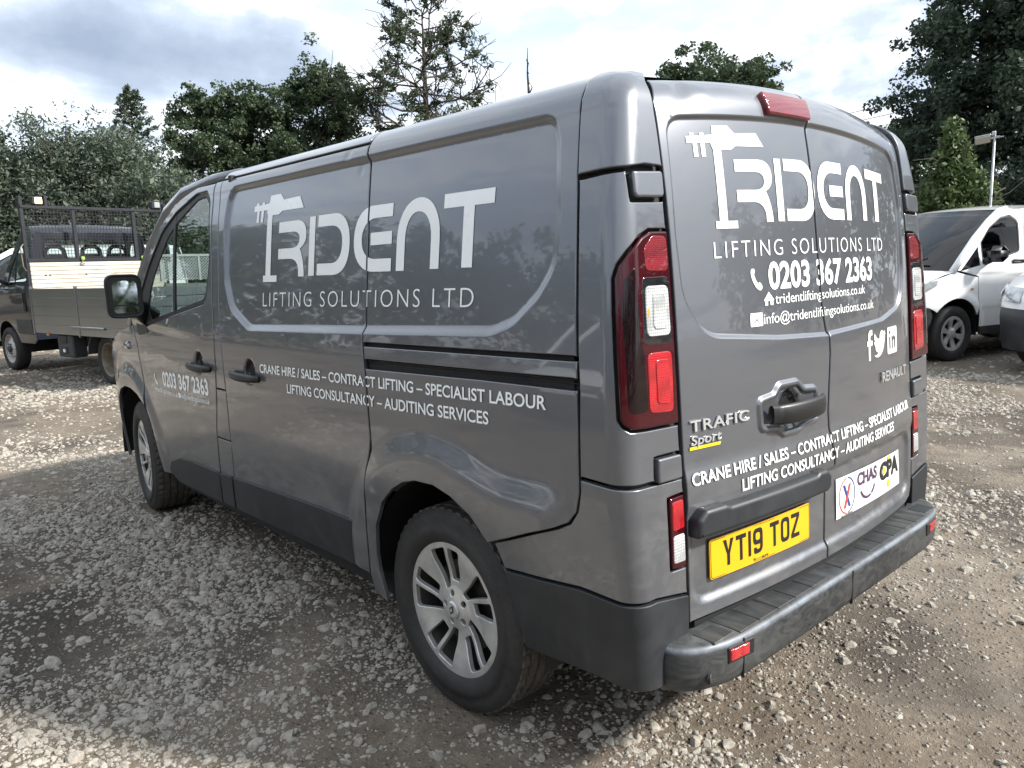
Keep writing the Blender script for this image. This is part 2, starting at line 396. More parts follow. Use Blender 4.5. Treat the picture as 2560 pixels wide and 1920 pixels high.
# ------------------------------------------------------------------ 2-D outlines
def rpoly(pts, rad=None, n=6):
    """rounds corners: pts (x,y) or (x,y,r)"""
    out = []; N = len(pts)
    for i in range(N):
        p = np.array(pts[i][:2], float); r = pts[i][2] if len(pts[i]) > 2 else (rad or 0)
        a = np.array(pts[i-1][:2], float)-p; b = np.array(pts[(i+1) % N][:2], float)-p
        la, lb = np.linalg.norm(a), np.linalg.norm(b)
        if r <= 1e-6: out.append(tuple(p)); continue
        a /= la; b /= lb; ang = math.acos(max(-1, min(1, a@b)))
        if ang > 3.1: out.append(tuple(p)); continue
        t = min(r/math.tan(ang/2), la*.49, lb*.49)
        A, B = p+a*t, p+b*t
        for k in range(n+1):
            u = k/n; q = (1-u)**2*A+2*u*(1-u)*p+u*u*B; out.append(tuple(q))
    return out
def bez(p0, p1, p2, p3, n=10):
    P = [np.array(p, float) for p in (p0, p1, p2, p3)]
    return [tuple((1-t)**3*P[0]+3*(1-t)**2*t*P[1]+3*(1-t)*t*t*P[2]+t**3*P[3]) for t in np.linspace(0, 1, n)]
def chaikin(p, n=2):
    p = np.array(p, float)
    for _ in range(n):
        q = np.roll(p, -1, 0); p = np.stack([.75*p+.25*q, .25*p+.75*q], 1).reshape(-1, 2)
    return [tuple(x) for x in p]
def inside(P, poly):
    P = np.asarray(P, float); a = np.asarray(poly, float); b = np.roll(a, -1, 0); r = np.zeros(len(P), bool)
    for (x0, y0), (x1, y1) in zip(a, b):
        if y0 == y1: continue
        c = ((y0 > P[:, 1]) != (y1 > P[:, 1])) & (P[:, 0] < (x1-x0)*(P[:, 1]-y0)/(y1-y0)+x0); r ^= c
    return r
def dist(P, poly, closed=True):
    P = np.asarray(P, float); a = np.asarray(poly, float); b = np.roll(a, -1, 0)
    if not closed: a, b = a[:-1], b[:-1]
    d = np.full(len(P), 1e9)
    for p, q in zip(a, b):
        e = q-p; L = e@e
        if L < 1e-14: continue
        t = np.clip(((P-p)@e)/L, 0, 1); d = np.minimum(d, np.hypot(*(P-p-t[:, None]*e).T))
    return d
def sdf(P, poly): return np.where(inside(P, poly), -1, 1)*dist(P, poly)
def area(p):
    p = np.asarray(p); q = np.roll(p, -1, 0); return .5*np.sum(p[:, 0]*q[:, 1]-q[:, 0]*p[:, 1])
def resample(poly, h):
    out = []; N = len(poly)
    for i in range(N):
        a = np.array(poly[i], float); b = np.array(poly[(i+1) % N], float); L = np.linalg.norm(b-a)
        if L < 1e-5: continue
        k = max(1, int(round(L/h)))
        for j in range(k): out.append(a+(b-a)*j/k)
    return np.array(out)
def vnorm2(p):
    """outward 2-D normals of a CCW loop"""
    e = np.roll(p, -1, 0)-p; e /= np.linalg.norm(e, axis=1)[:, None]+1e-12
    n = np.stack([e[:, 1], -e[:, 0]], 1); m = n+np.roll(n, 1, 0); L = np.linalg.norm(m, axis=1)[:, None]
    return m/np.maximum(L, .5)
def fill(loops, h, extra=None):
    """triangulate the region inside loops[0] minus the rest with a regular interior grid; returns V2, F, loop index ranges"""
    V = []; E = []; rng = []
    for lp in loops:
        b = len(V); n = len(lp); V += [tuple(p) for p in lp]; E += [(b+i, b+(i+1) % n) for i in range(n)]; rng.append((b, n))
    o = loops[0]; mn, mx = o.min(0), o.max(0)
    gx = np.arange(mn[0]+h*.37, mx[0], h); gy = np.arange(mn[1]+h*.41, mx[1], h)
    if len(gx)*len(gy):
        G = np.stack(np.meshgrid(gx, gy), -1).reshape(-1, 2)
        ok = inside(G, o)
        for lp in loops[1:]: ok &= ~inside(G, lp)
        G = G[ok]
        for lp in loops:
            if len(G): G = G[dist(G, lp) > h*.5]
        if extra is not None and len(extra):
            X = np.asarray(extra, float); ok = inside(X, o)
            for lp in loops[1:]: ok &= ~inside(X, lp)
            X = X[ok]
            for lp in loops:
                if len(X): X = X[dist(X, lp) > h*.35]
            if len(X):       # drop grid points that crowd the guide points
                cell = h*.8; occ = set(map(tuple, np.floor(X/cell).astype(int)))
                gi = np.floor(G/cell).astype(int); G = G[[tuple(q) not in occ for q in gi]]
                V += [tuple(p) for p in X]
        V += [tuple(p) for p in G]
    r = delaunay_2d_cdt([Vector(p) for p in V], E, [], 0, 1e-7)
    V2 = np.array([tuple(p) for p in r[0]]); F = np.array([tuple(f) for f in r[2]], int)
    C = V2[F].mean(1); ok = inside(C, o)
    for lp in loops[1:]: ok &= ~inside(C, lp)
    F = F[ok]; ar = np.cross(V2[F[:, 1]]-V2[F[:, 0]], V2[F[:, 2]]-V2[F[:, 0]])
    F[ar < 0] = F[ar < 0][:, ::-1]
    return V2, F, rng
def guides(poly, offs, h=.010):
    """points along parallels of a closed outline, so that a pressed edge gets its own rows of vertices"""
    p = resample(poly, h); p = p[::-1] if area(p) < 0 else p; n = vnorm2(p); return np.concatenate([p+n*o for o in offs])
def surf_normal(S, uv, sgn, eps=.0012):
    u, v = uv[:, 0], uv[:, 1]
    a = S(u+eps, v)-S(u-eps, v); b = S(u, v+eps)-S(u, v-eps); n = np.cross(a, b)*sgn
    return n/(np.linalg.norm(n, axis=1)[:, None]+1e-15)
def panel(name, outline, S, mat, parent=None, h=.03, off=0.0, depth=.016, holes=(), sgn=-1, edge=.0035, label=None, inset=0.0, flat=False, extra=None):
    """sheet-metal panel: outline in (u,v) on surface S, rounded edge turned in by depth"""
    loops = []
    for k, lp in enumerate([outline]+list(holes)):
        p = resample(lp, h) if not flat else np.array([np.array(q, float) for q in lp])
        if (area(p) < 0): p = p[::-1]
        if k: p = p[::-1]           # holes run the other way
        n = vnorm2(p)
        if inset: p = p-n*inset
        loops.append((p, n))
    e = edge if depth > 0 else 0.0
    V2, F, rng = fill([p-n*e for p, n in loops], h, extra)
    P = S(V2[:, 0], V2[:, 1]); N = surf_normal(S, V2, sgn)
    V = [P+N*off]; NN = [N]; FF = [F] if sgn*1 > 0 else [F[:, ::-1]]
    base = len(P)
    if depth > 0:
        for (p, n), (b, cnt) in zip(loops, rng):
            Pp = S(p[:, 0], p[:, 1]); Np = surf_normal(S, p, sgn)
            q = p+n*.001; T = S(q[:, 0], q[:, 1])-Pp; T -= Np*np.sum(T*Np, 1)[:, None]; T /= np.linalg.norm(T, axis=1)[:, None]+1e-12
            inner = np.arange(b, b+cnt)
            r1 = Pp+Np*(off-e*.35)-T*e*.3; n1 = Np*.75+T*.66
            r2 = Pp+Np*(off-e*1.1); n2 = T
            r3 = Pp+Np*(off-depth); n3 = T
            idx = [inner]
            for r_, n_ in ((r1, n1), (r2, n2), (r3, n3)):
                V.append(r_); NN.append(n_/np.linalg.norm(n_, axis=1)[:, None]); idx.append(np.arange(base, base+cnt)); base += cnt
            for A, B in zip(idx[:-1], idx[1:]):
                A1, B1 = np.roll(A, -1), np.roll(B, -1)
                t = np.concatenate([np.stack([A, B, A1], 1), np.stack([A1, B, B1], 1)])
                FF.append(t if sgn > 0 else t[:, ::-1])
    return part(name, np.concatenate(V), np.concatenate(FF), mat, parent, normals=np.concatenate(NN), label=label)
def decal(name, outlines, S, mat, parent=None, off=.0015, h=.05, sgn=-1, label=None, cut=()):
    """flat print lying on surface S: list of (outline, holes)"""
    Vs = []; Fs = []; b = 0
    for o, holes in outlines:
        loops = [np.array(o, float)]+[np.array(q, float) for q in holes]
        loops = [resample(l, h) for l in loops]
        V2, F, _ = fill(loops, h)
        Vs.append(V2); Fs.append(F+b); b += len(V2)
    V2 = np.concatenate(Vs); F = np.concatenate(Fs)
    return lay(name, V2, [tuple(f) for f in F], S, mat, parent, off, sgn, label, cut)
def lay(name, V2, F, S, mat, parent, off, sgn=-1, label=None, cut=(), thick=0.0):
    V2 = np.asarray(V2, float)
    if len(cut):
        import bmesh
        bm = bmesh.new(); vs = [bm.verts.new((p[0], p[1], 0)) for p in V2]
        for f in F:
            try: bm.faces.new([vs[i] for i in f])
            except ValueError: pass
        for (a, c, d) in cut:          # line a -> c, half-width d is taken out
            a = Vector((*a, 0)); c = Vector((*c, 0)); t = (c-a).normalized(); nn = Vector((-t.y, t.x, 0))
            for sg in (-1, 1):
                bmesh.ops.bisect_plane(bm, geom=bm.verts[:]+bm.edges[:]+bm.faces[:], plane_co=a+nn*d*sg, plane_no=nn)
            lo, hi = min(a.y, c.y)-.02, max(a.y, c.y)+.02
            kill = [f for f in bm.faces if abs((f.calc_center_median()-a).dot(nn)) < d and lo < f.calc_center_median().y < hi]
            bmesh.ops.delete(bm, geom=kill, context='FACES')
        if isinstance(parent, tuple):      # the print runs over two panels: one piece for each
            groups = [[], []]
            for f_ in bm.faces: groups[1 if (f_.calc_center_median()-a).dot(nn) > 0 else 0].append([(v.co.x, v.co.y) for v in f_.verts])
            bm.free(); out = []
            for pa, fs in zip(parent, groups):
                if not fs: continue
                ids = {}; vv = []; ff = []
                for f_ in fs:
                    q = []
                    for p_ in f_:
                        k_ = (round(p_[0], 6), round(p_[1], 6))
                        if k_ not in ids: ids[k_] = len(vv); vv.append(p_)
                        q.append(ids[k_])
                    if len(set(q)) == len(q): ff.append(tuple(q))
                out.append(lay(name, vv, ff, S, mat, pa, off, sgn, label))
            return out
        bm.verts.index_update(); V2 = np.array([(v.co.x, v.co.y) for v in bm.verts]); F = [tuple(v.index for v in f.verts) for f in bm.faces]; bm.free()
    P = S(V2[:, 0], V2[:, 1]); N = surf_normal(S, V2, sgn, .004)
    G = []
    for f in F:
        gn = np.cross(P[f[1]]-P[f[0]], P[f[2]]-P[f[0]]); G.append(tuple(f) if gn @ N[f[0]] >= 0 else tuple(f)[::-1])
    F = G
    if not thick:
        return part(name, P+N*off, F, mat, parent, normals=N, label=label)
    # raised letters: front faces plus side walls
    n = len(P); V = np.concatenate([P+N*(off+thick), P+N*off]); cnt = {}
    for f in F:
        for a, b in zip(f, f[1:]+f[:1]): cnt[(a, b)] = 1
    G = list(F)+[(a, a+n, b+n, b) for (a, b) in cnt if (b, a) not in cnt]
    return part(name, V, G, mat, parent, smooth=False, label=label)

# ------------------------------------------------------------------ lettering
_tx = {}
def glyphs(txt, bold=0.0, space=1.0, shear=0.0):
    key = (txt, bold, space, shear)
    if key not in _tx:
        cu = bpy.data.curves.new('t', 'FONT'); cu.body = txt; cu.offset = bold; cu.space_character = space; cu.shear = shear
        cu.resolution_u = 4; cu.fill_mode = 'FRONT'
        o = bpy.data.objects.new('t', cu); me = bpy.data.meshes.new_from_object(o)
        V = np.array([tuple(v.co)[:2] for v in me.vertices]).reshape(-1, 2); F = [tuple(p.vertices) for p in me.polygons]
        bpy.data.objects.remove(o); bpy.data.meshes.remove(me); bpy.data.curves.remove(cu)
        _tx[key] = (V, F)
    return _tx[key]
CAPH = None
def text(name, txt, S, p0, p1, cap, mat, parent, off=.0016, bold=0.0, space=1.0, shear=0.0, sgn=-1, cut=(), thick=0.0, lean=0.0):
    """txt laid from p0 to p1 (baseline ends, in surface coordinates) with capital height cap"""
    global CAPH
    if CAPH is None: CAPH = glyphs('H')[0][:, 1].max()
    V, F = glyphs(txt, bold, space, shear); x0, x1 = V[:, 0].min(), V[:, 0].max()
    t = (V[:, 0]-x0)/(x1-x0); w = V[:, 1]/CAPH*cap; p0 = np.array(p0, float); p1 = np.array(p1, float)
    P = p0+(p1-p0)*t[:, None]; P = P+np.stack([np.sign(p1[0]-p0[0])*lean*w, w], 1)
    return lay(name, P, F, S, mat, parent, off, sgn, None, cut, thick)
# ------------------------------------------------------------------ shape of the panel van (metres; x forward from the rear bumper, y to its left)
def pchip(xs,ys):
    xs=np.array(xs,float);ys=np.array(ys,float);h=np.diff(xs);d=np.diff(ys)/h
    m=np.zeros_like(xs)
    for i in range(1,len(xs)-1):
        if d[i-1]*d[i]>0:
            w1=2*h[i]+h[i-1];w2=h[i]+2*h[i-1]; m[i]=(w1+w2)/(w1/d[i-1]+w2/d[i])
    m[0]=d[0];m[-1]=d[-1]
    def f(q):
        q=np.asarray(q,float); qc=np.clip(q,xs[0],xs[-1]); i=np.clip(np.searchsorted(xs,qc)-1,0,len(xs)-2)
        t=(qc-xs[i])/h[i]; a=ys[i];b=ys[i+1];ma=m[i]*h[i];mb=m[i+1]*h[i]
        r=(2*t**3-3*t**2+1)*a+(t**3-2*t**2+t)*ma+(-2*t**3+3*t**2)*b+(t**3-t**2)*mb
        return r+np.where(q<xs[0],(q-xs[0])*m[0],0)+np.where(q>xs[-1],(q-xs[-1])*m[-1],0)
    return f
Wz=pchip([.20,.35,.55,.75,.95,1.10,1.20,1.5,1.65,1.80],[.915,.932,.952,.966,.970,.966,.958,.927,.908,.876])
vz=pchip([-1,1.80,1.84,1.88,1.92,1.96,2.0,2.04],[-1,1.80,1.838,1.870,1.895,1.912,1.922,1.927])
vin=pchip([1.78,1.80,1.84,1.88,1.92,1.96,2.0,2.04],[0,.001,.012,.034,.064,.1,.138,.178])
def vext(v): return np.where(v>1.80,1,0)
def W(x,v):
    v=np.asarray(v,float);x=np.asarray(x,float)
    y=Wz(np.minimum(v,1.80))-np.where(v>1.78,vin(v),0)
    y=y-.02*np.clip(1-x,0,2)**2
    f=np.clip(x-3.2,0,3)
    y=y-.03*f**2-.14*np.clip(x-4.15,0,2)**2
    y=y-np.clip(v-1.1,0,1)*.06*f
    return y
def side(x,v): 
    x=np.asarray(x,float);v=np.asarray(v,float)
    return np.stack([x+0*v,W(x,v),vz(v)+0*x],-1)
lean=pchip([.2,.5,1.06,1.5,1.66,1.80,1.84,1.88,1.92,1.96,2.0],[0,.002,.032,.066,.085,.108,.118,.136,.163,.2,.24])
def Xr(y,v): return .12+.05*(np.asarray(y)/.72)**2+lean(v)
def rear(y,v):
    y=np.asarray(y,float);v=np.asarray(v,float)
    s=np.clip((v-1.3)/.6,0,1);s=s*s*(3-2*s)
    return np.stack([Xr(y,v),y+0*v,vz(v)+s*.05*(1-(y/.78)**2)-s*.02],-1)
RC=.060
YEv=pchip([1.80,1.88,1.95,2.0,2.04],[.735,.728,.678,.63,.58])
def YEf(v): return np.where(np.asarray(v)>1.8,YEv(v),.735)
def pillar(s,v):
    s=np.asarray(s,float);v=np.asarray(v,float)
    w=W(.35,v);YE=YEf(v);x0=Xr(YE,v);k=.02;r=RC
    L1=np.maximum(w-r-YE,.0);L2=r*np.pi/2
    a=np.clip((s-L1)/L2,0,1)*np.pi/2
    xc=x0+k*L1+r
    x=np.where(s<L1,x0+k*s,np.where(s<L1+L2,xc-r*np.cos(a),xc+(s-L1-L2)))
    y=np.where(s<L1,YE+s,np.where(s<L1+L2,w-r+r*np.sin(a),W(x,v)+(w-W(xc,v))*np.clip(1-(s-L1-L2)/.1,0,1)))
    return np.stack([x,y,vz(v)],-1)
def pillar_s_at_x(x,v):
    w=W(.35,v);YE=YEf(v);L1=np.maximum(w-RC-YE,0);return L1+RC*np.pi/2+x-(Xr(YE,v)+.02*L1+RC)
def smooth(t): t = np.clip(t, 0, 1); return t*t*(3-2*t)
def flat(u, v): return np.stack([u, v], 1)
# pressed panel blank on the side (both sides of the sliding-door seam)
SIDE_BLANK = np.array(rpoly([(2.508,1.795,.06),(2.515,1.62,.2),(2.492,1.40,.12),(2.43,1.285,.10),(2.26,1.210,.10),(1.357,1.238,.1),(.69,1.262,.12),(.605,1.29,.1),(.52,1.36,.1),(.470,1.43,.12),(.463,1.57,.2),(.488,1.74,.03),(.510,1.797,.05)], n=7))
HUB_R, HUB_F = (.968, .335), (4.066, .335)
def side_disp(x, v):
    P = np.stack([x, v], 1); d = np.zeros(len(P))
    near = (x > .38) & (x < 2.62) & (v > 1.1) & (v < 1.86)
    if near.any():
        s = sdf(P[near], SIDE_BLANK); d[near] -= .016*smooth((.030-s)/.030)
    # swage round the rear arch, running on to the pillar
    r = np.hypot(x-HUB_R[0], v-HUB_R[1]); q = r-.545
    t = np.clip((.80-x)/.35, 0, 1); line = v-(.80+.02*smooth(t)); q = np.where(x < .85, np.minimum(q, np.where(x < .75, line*1.0, 9)+(.0)), q) if False else q
    k = .06; a = q; b = np.where(x < .968, v-(.815), 9.0); hh = np.clip(.5+.5*(b-a)/k, 0, 1); q = b*(1-hh)+a*hh-k*hh*(1-hh)
    fade = smooth((x-.36)/.12)*smooth((1.75-x)/.25)
    d += .024*smooth((.055-q)/.11)*np.where(x < 1.75, fade, 0)
    # front arch swage
    r = np.hypot(x-HUB_F[0], v-HUB_F[1]); d += .020*smooth((.59-r)/.10)*(x > 3.2)
    # shoulder crease of the front door that falls from the mirror
    c = np.clip((x-2.9)/.9, 0, 1); d += .010*smooth((v-(1.10+.04*c))/.05)*smooth((x-2.75)/.4)*smooth((1.30-v)/.06)
    # hollows behind the two pull handles
    for cx, cz in ((2.842, 1.003), (2.262, 1.005)):
        r = np.hypot(x-cx, v-cz); d -= .022*smooth((.062-r)/.030)
    # small dents near the top of the sliding door and where the door meets the arch
    for cx, cz, rr, am in ((1.52, 1.842, .022, .004), (1.435, 1.775, .018, .003), (1.33, .62, .05, .006), (1.30, .66, .02, -.004)):
        d -= am*np.exp(-((x-cx)**2+(v-cz)**2)/rr**2)
    return d
def sideD(x, v):
    x = np.asarray(x, float); v = np.asarray(v, float); p = side(x, v); p[:, 1] += side_disp(x, v); return p
def mirrored(S):
    def f(u, v): p = S(u, v).copy(); p[:, 1] *= -1; return p
    return f
REAR_BLANK = np.array(rpoly([(.690,1.795,.05),(.700,1.50,.3),(.690,1.33,.16),(.615,1.235,.12),(.30,1.205,.3),(.03,1.192,.3),(-.42,1.205,.2),(-.625,1.245,.12),(-.665,1.36,.2),(-.668,1.60,.2),(-.640,1.79,.07)], n=7))
PLATE_BLANK = np.array(rpoly([(.70,.752,.03),(.70,.54,.04),(-.67,.54,.05),(-.68,.745,.06)], n=5))
HANDLE_PLATE = np.array(rpoly([(.424,1.032,.02),(.350,1.040,.03),(.325,1.066,.03),(.225,1.066,.03),(.195,1.040,.03),(.118,1.034,.02),(.112,.93,.02),(.19,.928,.02),(.23,.915,.02),(.31,.915,.02),(.345,.938,.02),(.420,.946,.02)], n=4))
def rear_disp(y, v):
    P = np.stack([y, v], 1); d = np.zeros(len(P))
    m = v > 1.12
    if m.any(): s = sdf(P[m], REAR_BLANK); d[m] -= .010*smooth((.013-s)/.013)
    m = v < .80
    if m.any(): s = sdf(P[m], PLATE_BLANK); d[m] -= .013*smooth((.026-s)/.026)
    m = (v > .85) & (v < 1.12) & (y > .05)
    if m.any():
        s = sdf(P[m], HANDLE_PLATE); d[m] += .007*smooth((.010-s)/.010)*smooth((s+.018)/.008)+.002*smooth((.004-s)/.006)
        r = np.hypot(y[m]-.268, v[m]-.990); d[m] -= .024*smooth((.060-r)/.022)
    d += .006*smooth((.905-np.abs(v-.0)*1.0)/.06)*smooth((v-.75)/.05)        # soft belt step above the plate
    # the knocked upper corner of the door, ripples on the right door
    d -= .006*np.exp(-(((y-.60-(1.90-v)*.5)/.030)**2+((v-1.895)/.05)**2)); d += .003*np.exp(-(((y-.53)/.04)**2+((v-1.875)/.03)**2))
    for cy, cz, a, b, am in ((-.30, .764, .16, .009, .005), (-.50, .768, .06, .010, -.003), (-.16, .757, .05, .008, .004), (-.58, .945, .03, .035, .003)):
        d -= am*np.exp(-(((y-cy)/a)**2+((v-cz-.02*np.sin((y-cy)*40)*.3)/b)**2))
    return d
def rearD(y, v):
    y = np.asarray(y, float); v = np.asarray(v, float); p = rear(y, v); p[:, 0] -= rear_disp(y, v); return p
SLIDE_SEAM = pchip([.33,.36,.54,.72,.83,1.0,1.12,1.20,1.54,1.81,1.87,2.0],[1.395,1.391,1.368,1.350,1.312,1.318,1.329,1.346,1.349,1.380,1.395,1.43])
SLIDE_FRONT = pchip([.30,.47,.66,.9,1.24,1.5,1.75,1.88],[2.624,2.588,2.552,2.535,2.575,2.595,2.62,2.65])
DOOR_SEAM = pchip([.30,.465,.654,.89,1.09,1.29,1.5,1.75,1.88],[2.785,2.755,2.712,2.645,2.632,2.655,2.672,2.70,2.725])
PILLAR_SEAM = pchip([.80,.87,1.1,1.18,1.445,1.64,1.77,1.88,2.0],[.347,.345,.345,.354,.372,.385,.40,.415,.435])
REAR_SEAM = pchip([.45,.52,.727,.763,.80,.92,1.04,1.154,1.29,1.5,1.67,1.78,1.95],[.062,.060,.052,.012,.022,.042,.026,.012,.040,.050,.056,.060,.010])
ARCH_R = [(1.300,.25),(1.322,.36),(1.322,.43),(1.300,.543),(1.240,.639),(1.166,.700),(1.100,.735),(1.030,.754),(.934,.758),(.853,.740),(.766,.700),(.700,.640),(.656,.562),(.627,.449),(.602,.35),(.590,.25)]
ARCH_F = [(3.615,.25),(3.635,.39),(3.640,.50),(3.672,.61),(3.735,.68),(3.85,.735),(3.98,.760),(4.12,.760),(4.25,.73),(4.36,.67),(4.44,.58),(4.485,.47),(4.50,.36),(4.50,.25)]
GUIDE_SIDE = guides(SIDE_BLANK, (-.003, .004, .011, .019, .026, .033))
GUIDE_REAR = np.concatenate([guides(REAR_BLANK, (-.002, .003, .0065, .010, .015), .008), guides(HANDLE_PLATE, (-.022, -.016, -.011, -.004, .001, .006, .011), .006), guides(PLATE_BLANK, (-.003, .006, .013, .020, .028), .010)])
def curve(f, a, b, n): return [(float(f(v)), float(v)) for v in np.linspace(a, b, n)]

def tridentlogo():
    """outlines in a unit box: (across, up)"""
    jib = [(0,.90),(.012,.905),(.013,.935),(.026,.935),(.027,.905),(.046,.905),(.047,.935),(.060,.935),(.061,.907),(.090,.912),(.092,1.0),(.150,1.0),(.172,.925),(.258,.935),(.284,.80),(.170,.80),(.152,.765),(.1155,.765),(.1155,.073),(.152,.073),(.152,0),(.072,0),(.072,.073),(.086,.073),(.0875,.765),(.083,.80),(.080,.835),(.060,.835),(.060,.70),(.046,.70),(.046,.835),(.034,.835),(.034,.70),(.020,.70),(.020,.835),(0,.835)]
    Rl = [(.158,.67)]+bez((.255,.67),(.290,.67),(.306,.60),(.306,.52),8)+bez((.306,.50),(.306,.43),(.295,.39),(.275,.36),6)+bez((.275,.36),(.290,.28),(.299,.16),(.299,.056),7)+[(.270,.056)]+bez((.270,.12),(.268,.20),(.25,.252),(.225,.254),7)+[(.158,.254),(.158,.371)]+bez((.235,.371),(.258,.371),(.272,.41),(.272,.46),6)+bez((.272,.47),(.272,.53),(.255,.55),(.235,.55),6)+[(.158,.55)]
    I = [(.322,.687),(.350,.687),(.350,.061),(.322,.061)]
    D = [(.364,.690)]+bez((.440,.690),(.487,.690),(.511,.56),(.511,.38),10)+bez((.511,.37),(.511,.20),(.490,.068),(.440,.064),10)+[(.364,.064),(.364,.185)]+bez((.430,.185),(.462,.185),(.478,.26),(.478,.38),8)+bez((.478,.40),(.478,.50),(.460,.565),(.430,.568),8)+[(.364,.568)]
    E1 = [(.680,.712)]+bez((.600,.712),(.552,.705),(.529,.56),(.529,.40),10)+bez((.529,.38),(.529,.22),(.560,.087),(.610,.087),10)+[(.680,.087),(.680,.207)]+bez((.615,.207),(.585,.207),(.562,.28),(.562,.39),8)+bez((.562,.41),(.562,.51),(.585,.592),(.615,.592),8)+[(.680,.592)]
    E2 = [(.598,.455),(.680,.458),(.680,.340),(.598,.337)]
    Nn = [(.699,.089)]+[(.699,.36)]+bez((.699,.37),(.700,.60),(.735,.728),(.772,.728),10)+bez((.774,.728),(.812,.728),(.845,.60),(.845,.37),10)+[(.845,.098),(.817,.098)]+bez((.817,.36),(.817,.52),(.796,.606),(.772,.606),8)+bez((.770,.606),(.748,.606),(.728,.52),(.728,.36),8)+[(.728,.089)]
    T = [(.854,.723),(1.0,.723),(1.0,.603),(.946,.603),(.946,.102),(.915,.102),(.915,.603),(.854,.603)]
    return [jib, Rl, I, D, E1, E2, Nn, T]
def handset(cx, cy, s):
    o = bez((-.42,.50),(-.62,.55),(-.72,.25),(-.50,-.10),6)+bez((-.50,-.10),(-.25,-.50),(.15,-.80),(.45,-.70),6)+bez((.45,-.70),(.62,-.62),(.60,-.45),(.50,-.38),4)+[(.30,-.25),(.12,-.32)]+bez((.12,-.32),(-.10,-.18),(-.22,.02),(-.28,.20),5)+[(-.18,.32),(-.22,.48)]
    return o, s, cx, cy

# ------------------------------------------------------------------ wheels
def make_tyre_parts(w, rad=.343, rim=.226, half=.106, slots=150, tread=True):
    b = MB(); b.lathe([(rim-.012, half-.028), (rim, half-.018), (rim+.010, half-.006), (rim+.035, half), (rim+.055, half-.0005), (rim+.056, half-.003), (rad-.042, half-.002), (rad-.018, half-.010), (rad-.007, half-.020)], 'y', 72)
    b.lathe([(rad-.007, -half+.02), (rad-.04, -half), (rim+.03, -half), (rim, -half+.02)], 'y', 48); b.build('tyre', M['tyre'], w, True)
    # tread: ribs, grooves and shoulder blocks as real relief
    ys = [half-.018, half-.022, half-.045, half-.047, half-.053, half-.055, .026, .024, .017, .015, -.015, -.017, -.024, -.026, -half+.055, -half+.053, -half+.047, -half+.045, -half+.022, -half+.018]
    groove = {4: 1, 3: 1, 8: 1, 7: 1, 11: 1, 12: 1, 15: 1, 16: 1}
    K = slots; V = []; prof = len(ys)
    for i, y in enumerate(ys):
        for j in range(K):
            r = rad-.004*(abs(y)/half)**3
            if i in groove: r -= .009
            elif i in (0, 1, 2, 17, 18, 19) and j % 3 == 0: r -= .008
            elif 5 <= i <= 14 and (j+(i % 3)) % 5 == 0: r -= .004
            if i in (0, prof-1): r -= .010
            a = 2*math.pi*(j+.25*abs(y)/half)/K; V.append((r*math.cos(a), y, r*math.sin(a)))
    F = np.array([(i*K+j, (i+1)*K+j, (i+1)*K+(j+1) % K, i*K+(j+1) % K) for i in range(prof-1) for j in range(K)])
    part('tread', V, F, M['tread'], w, smooth=False)
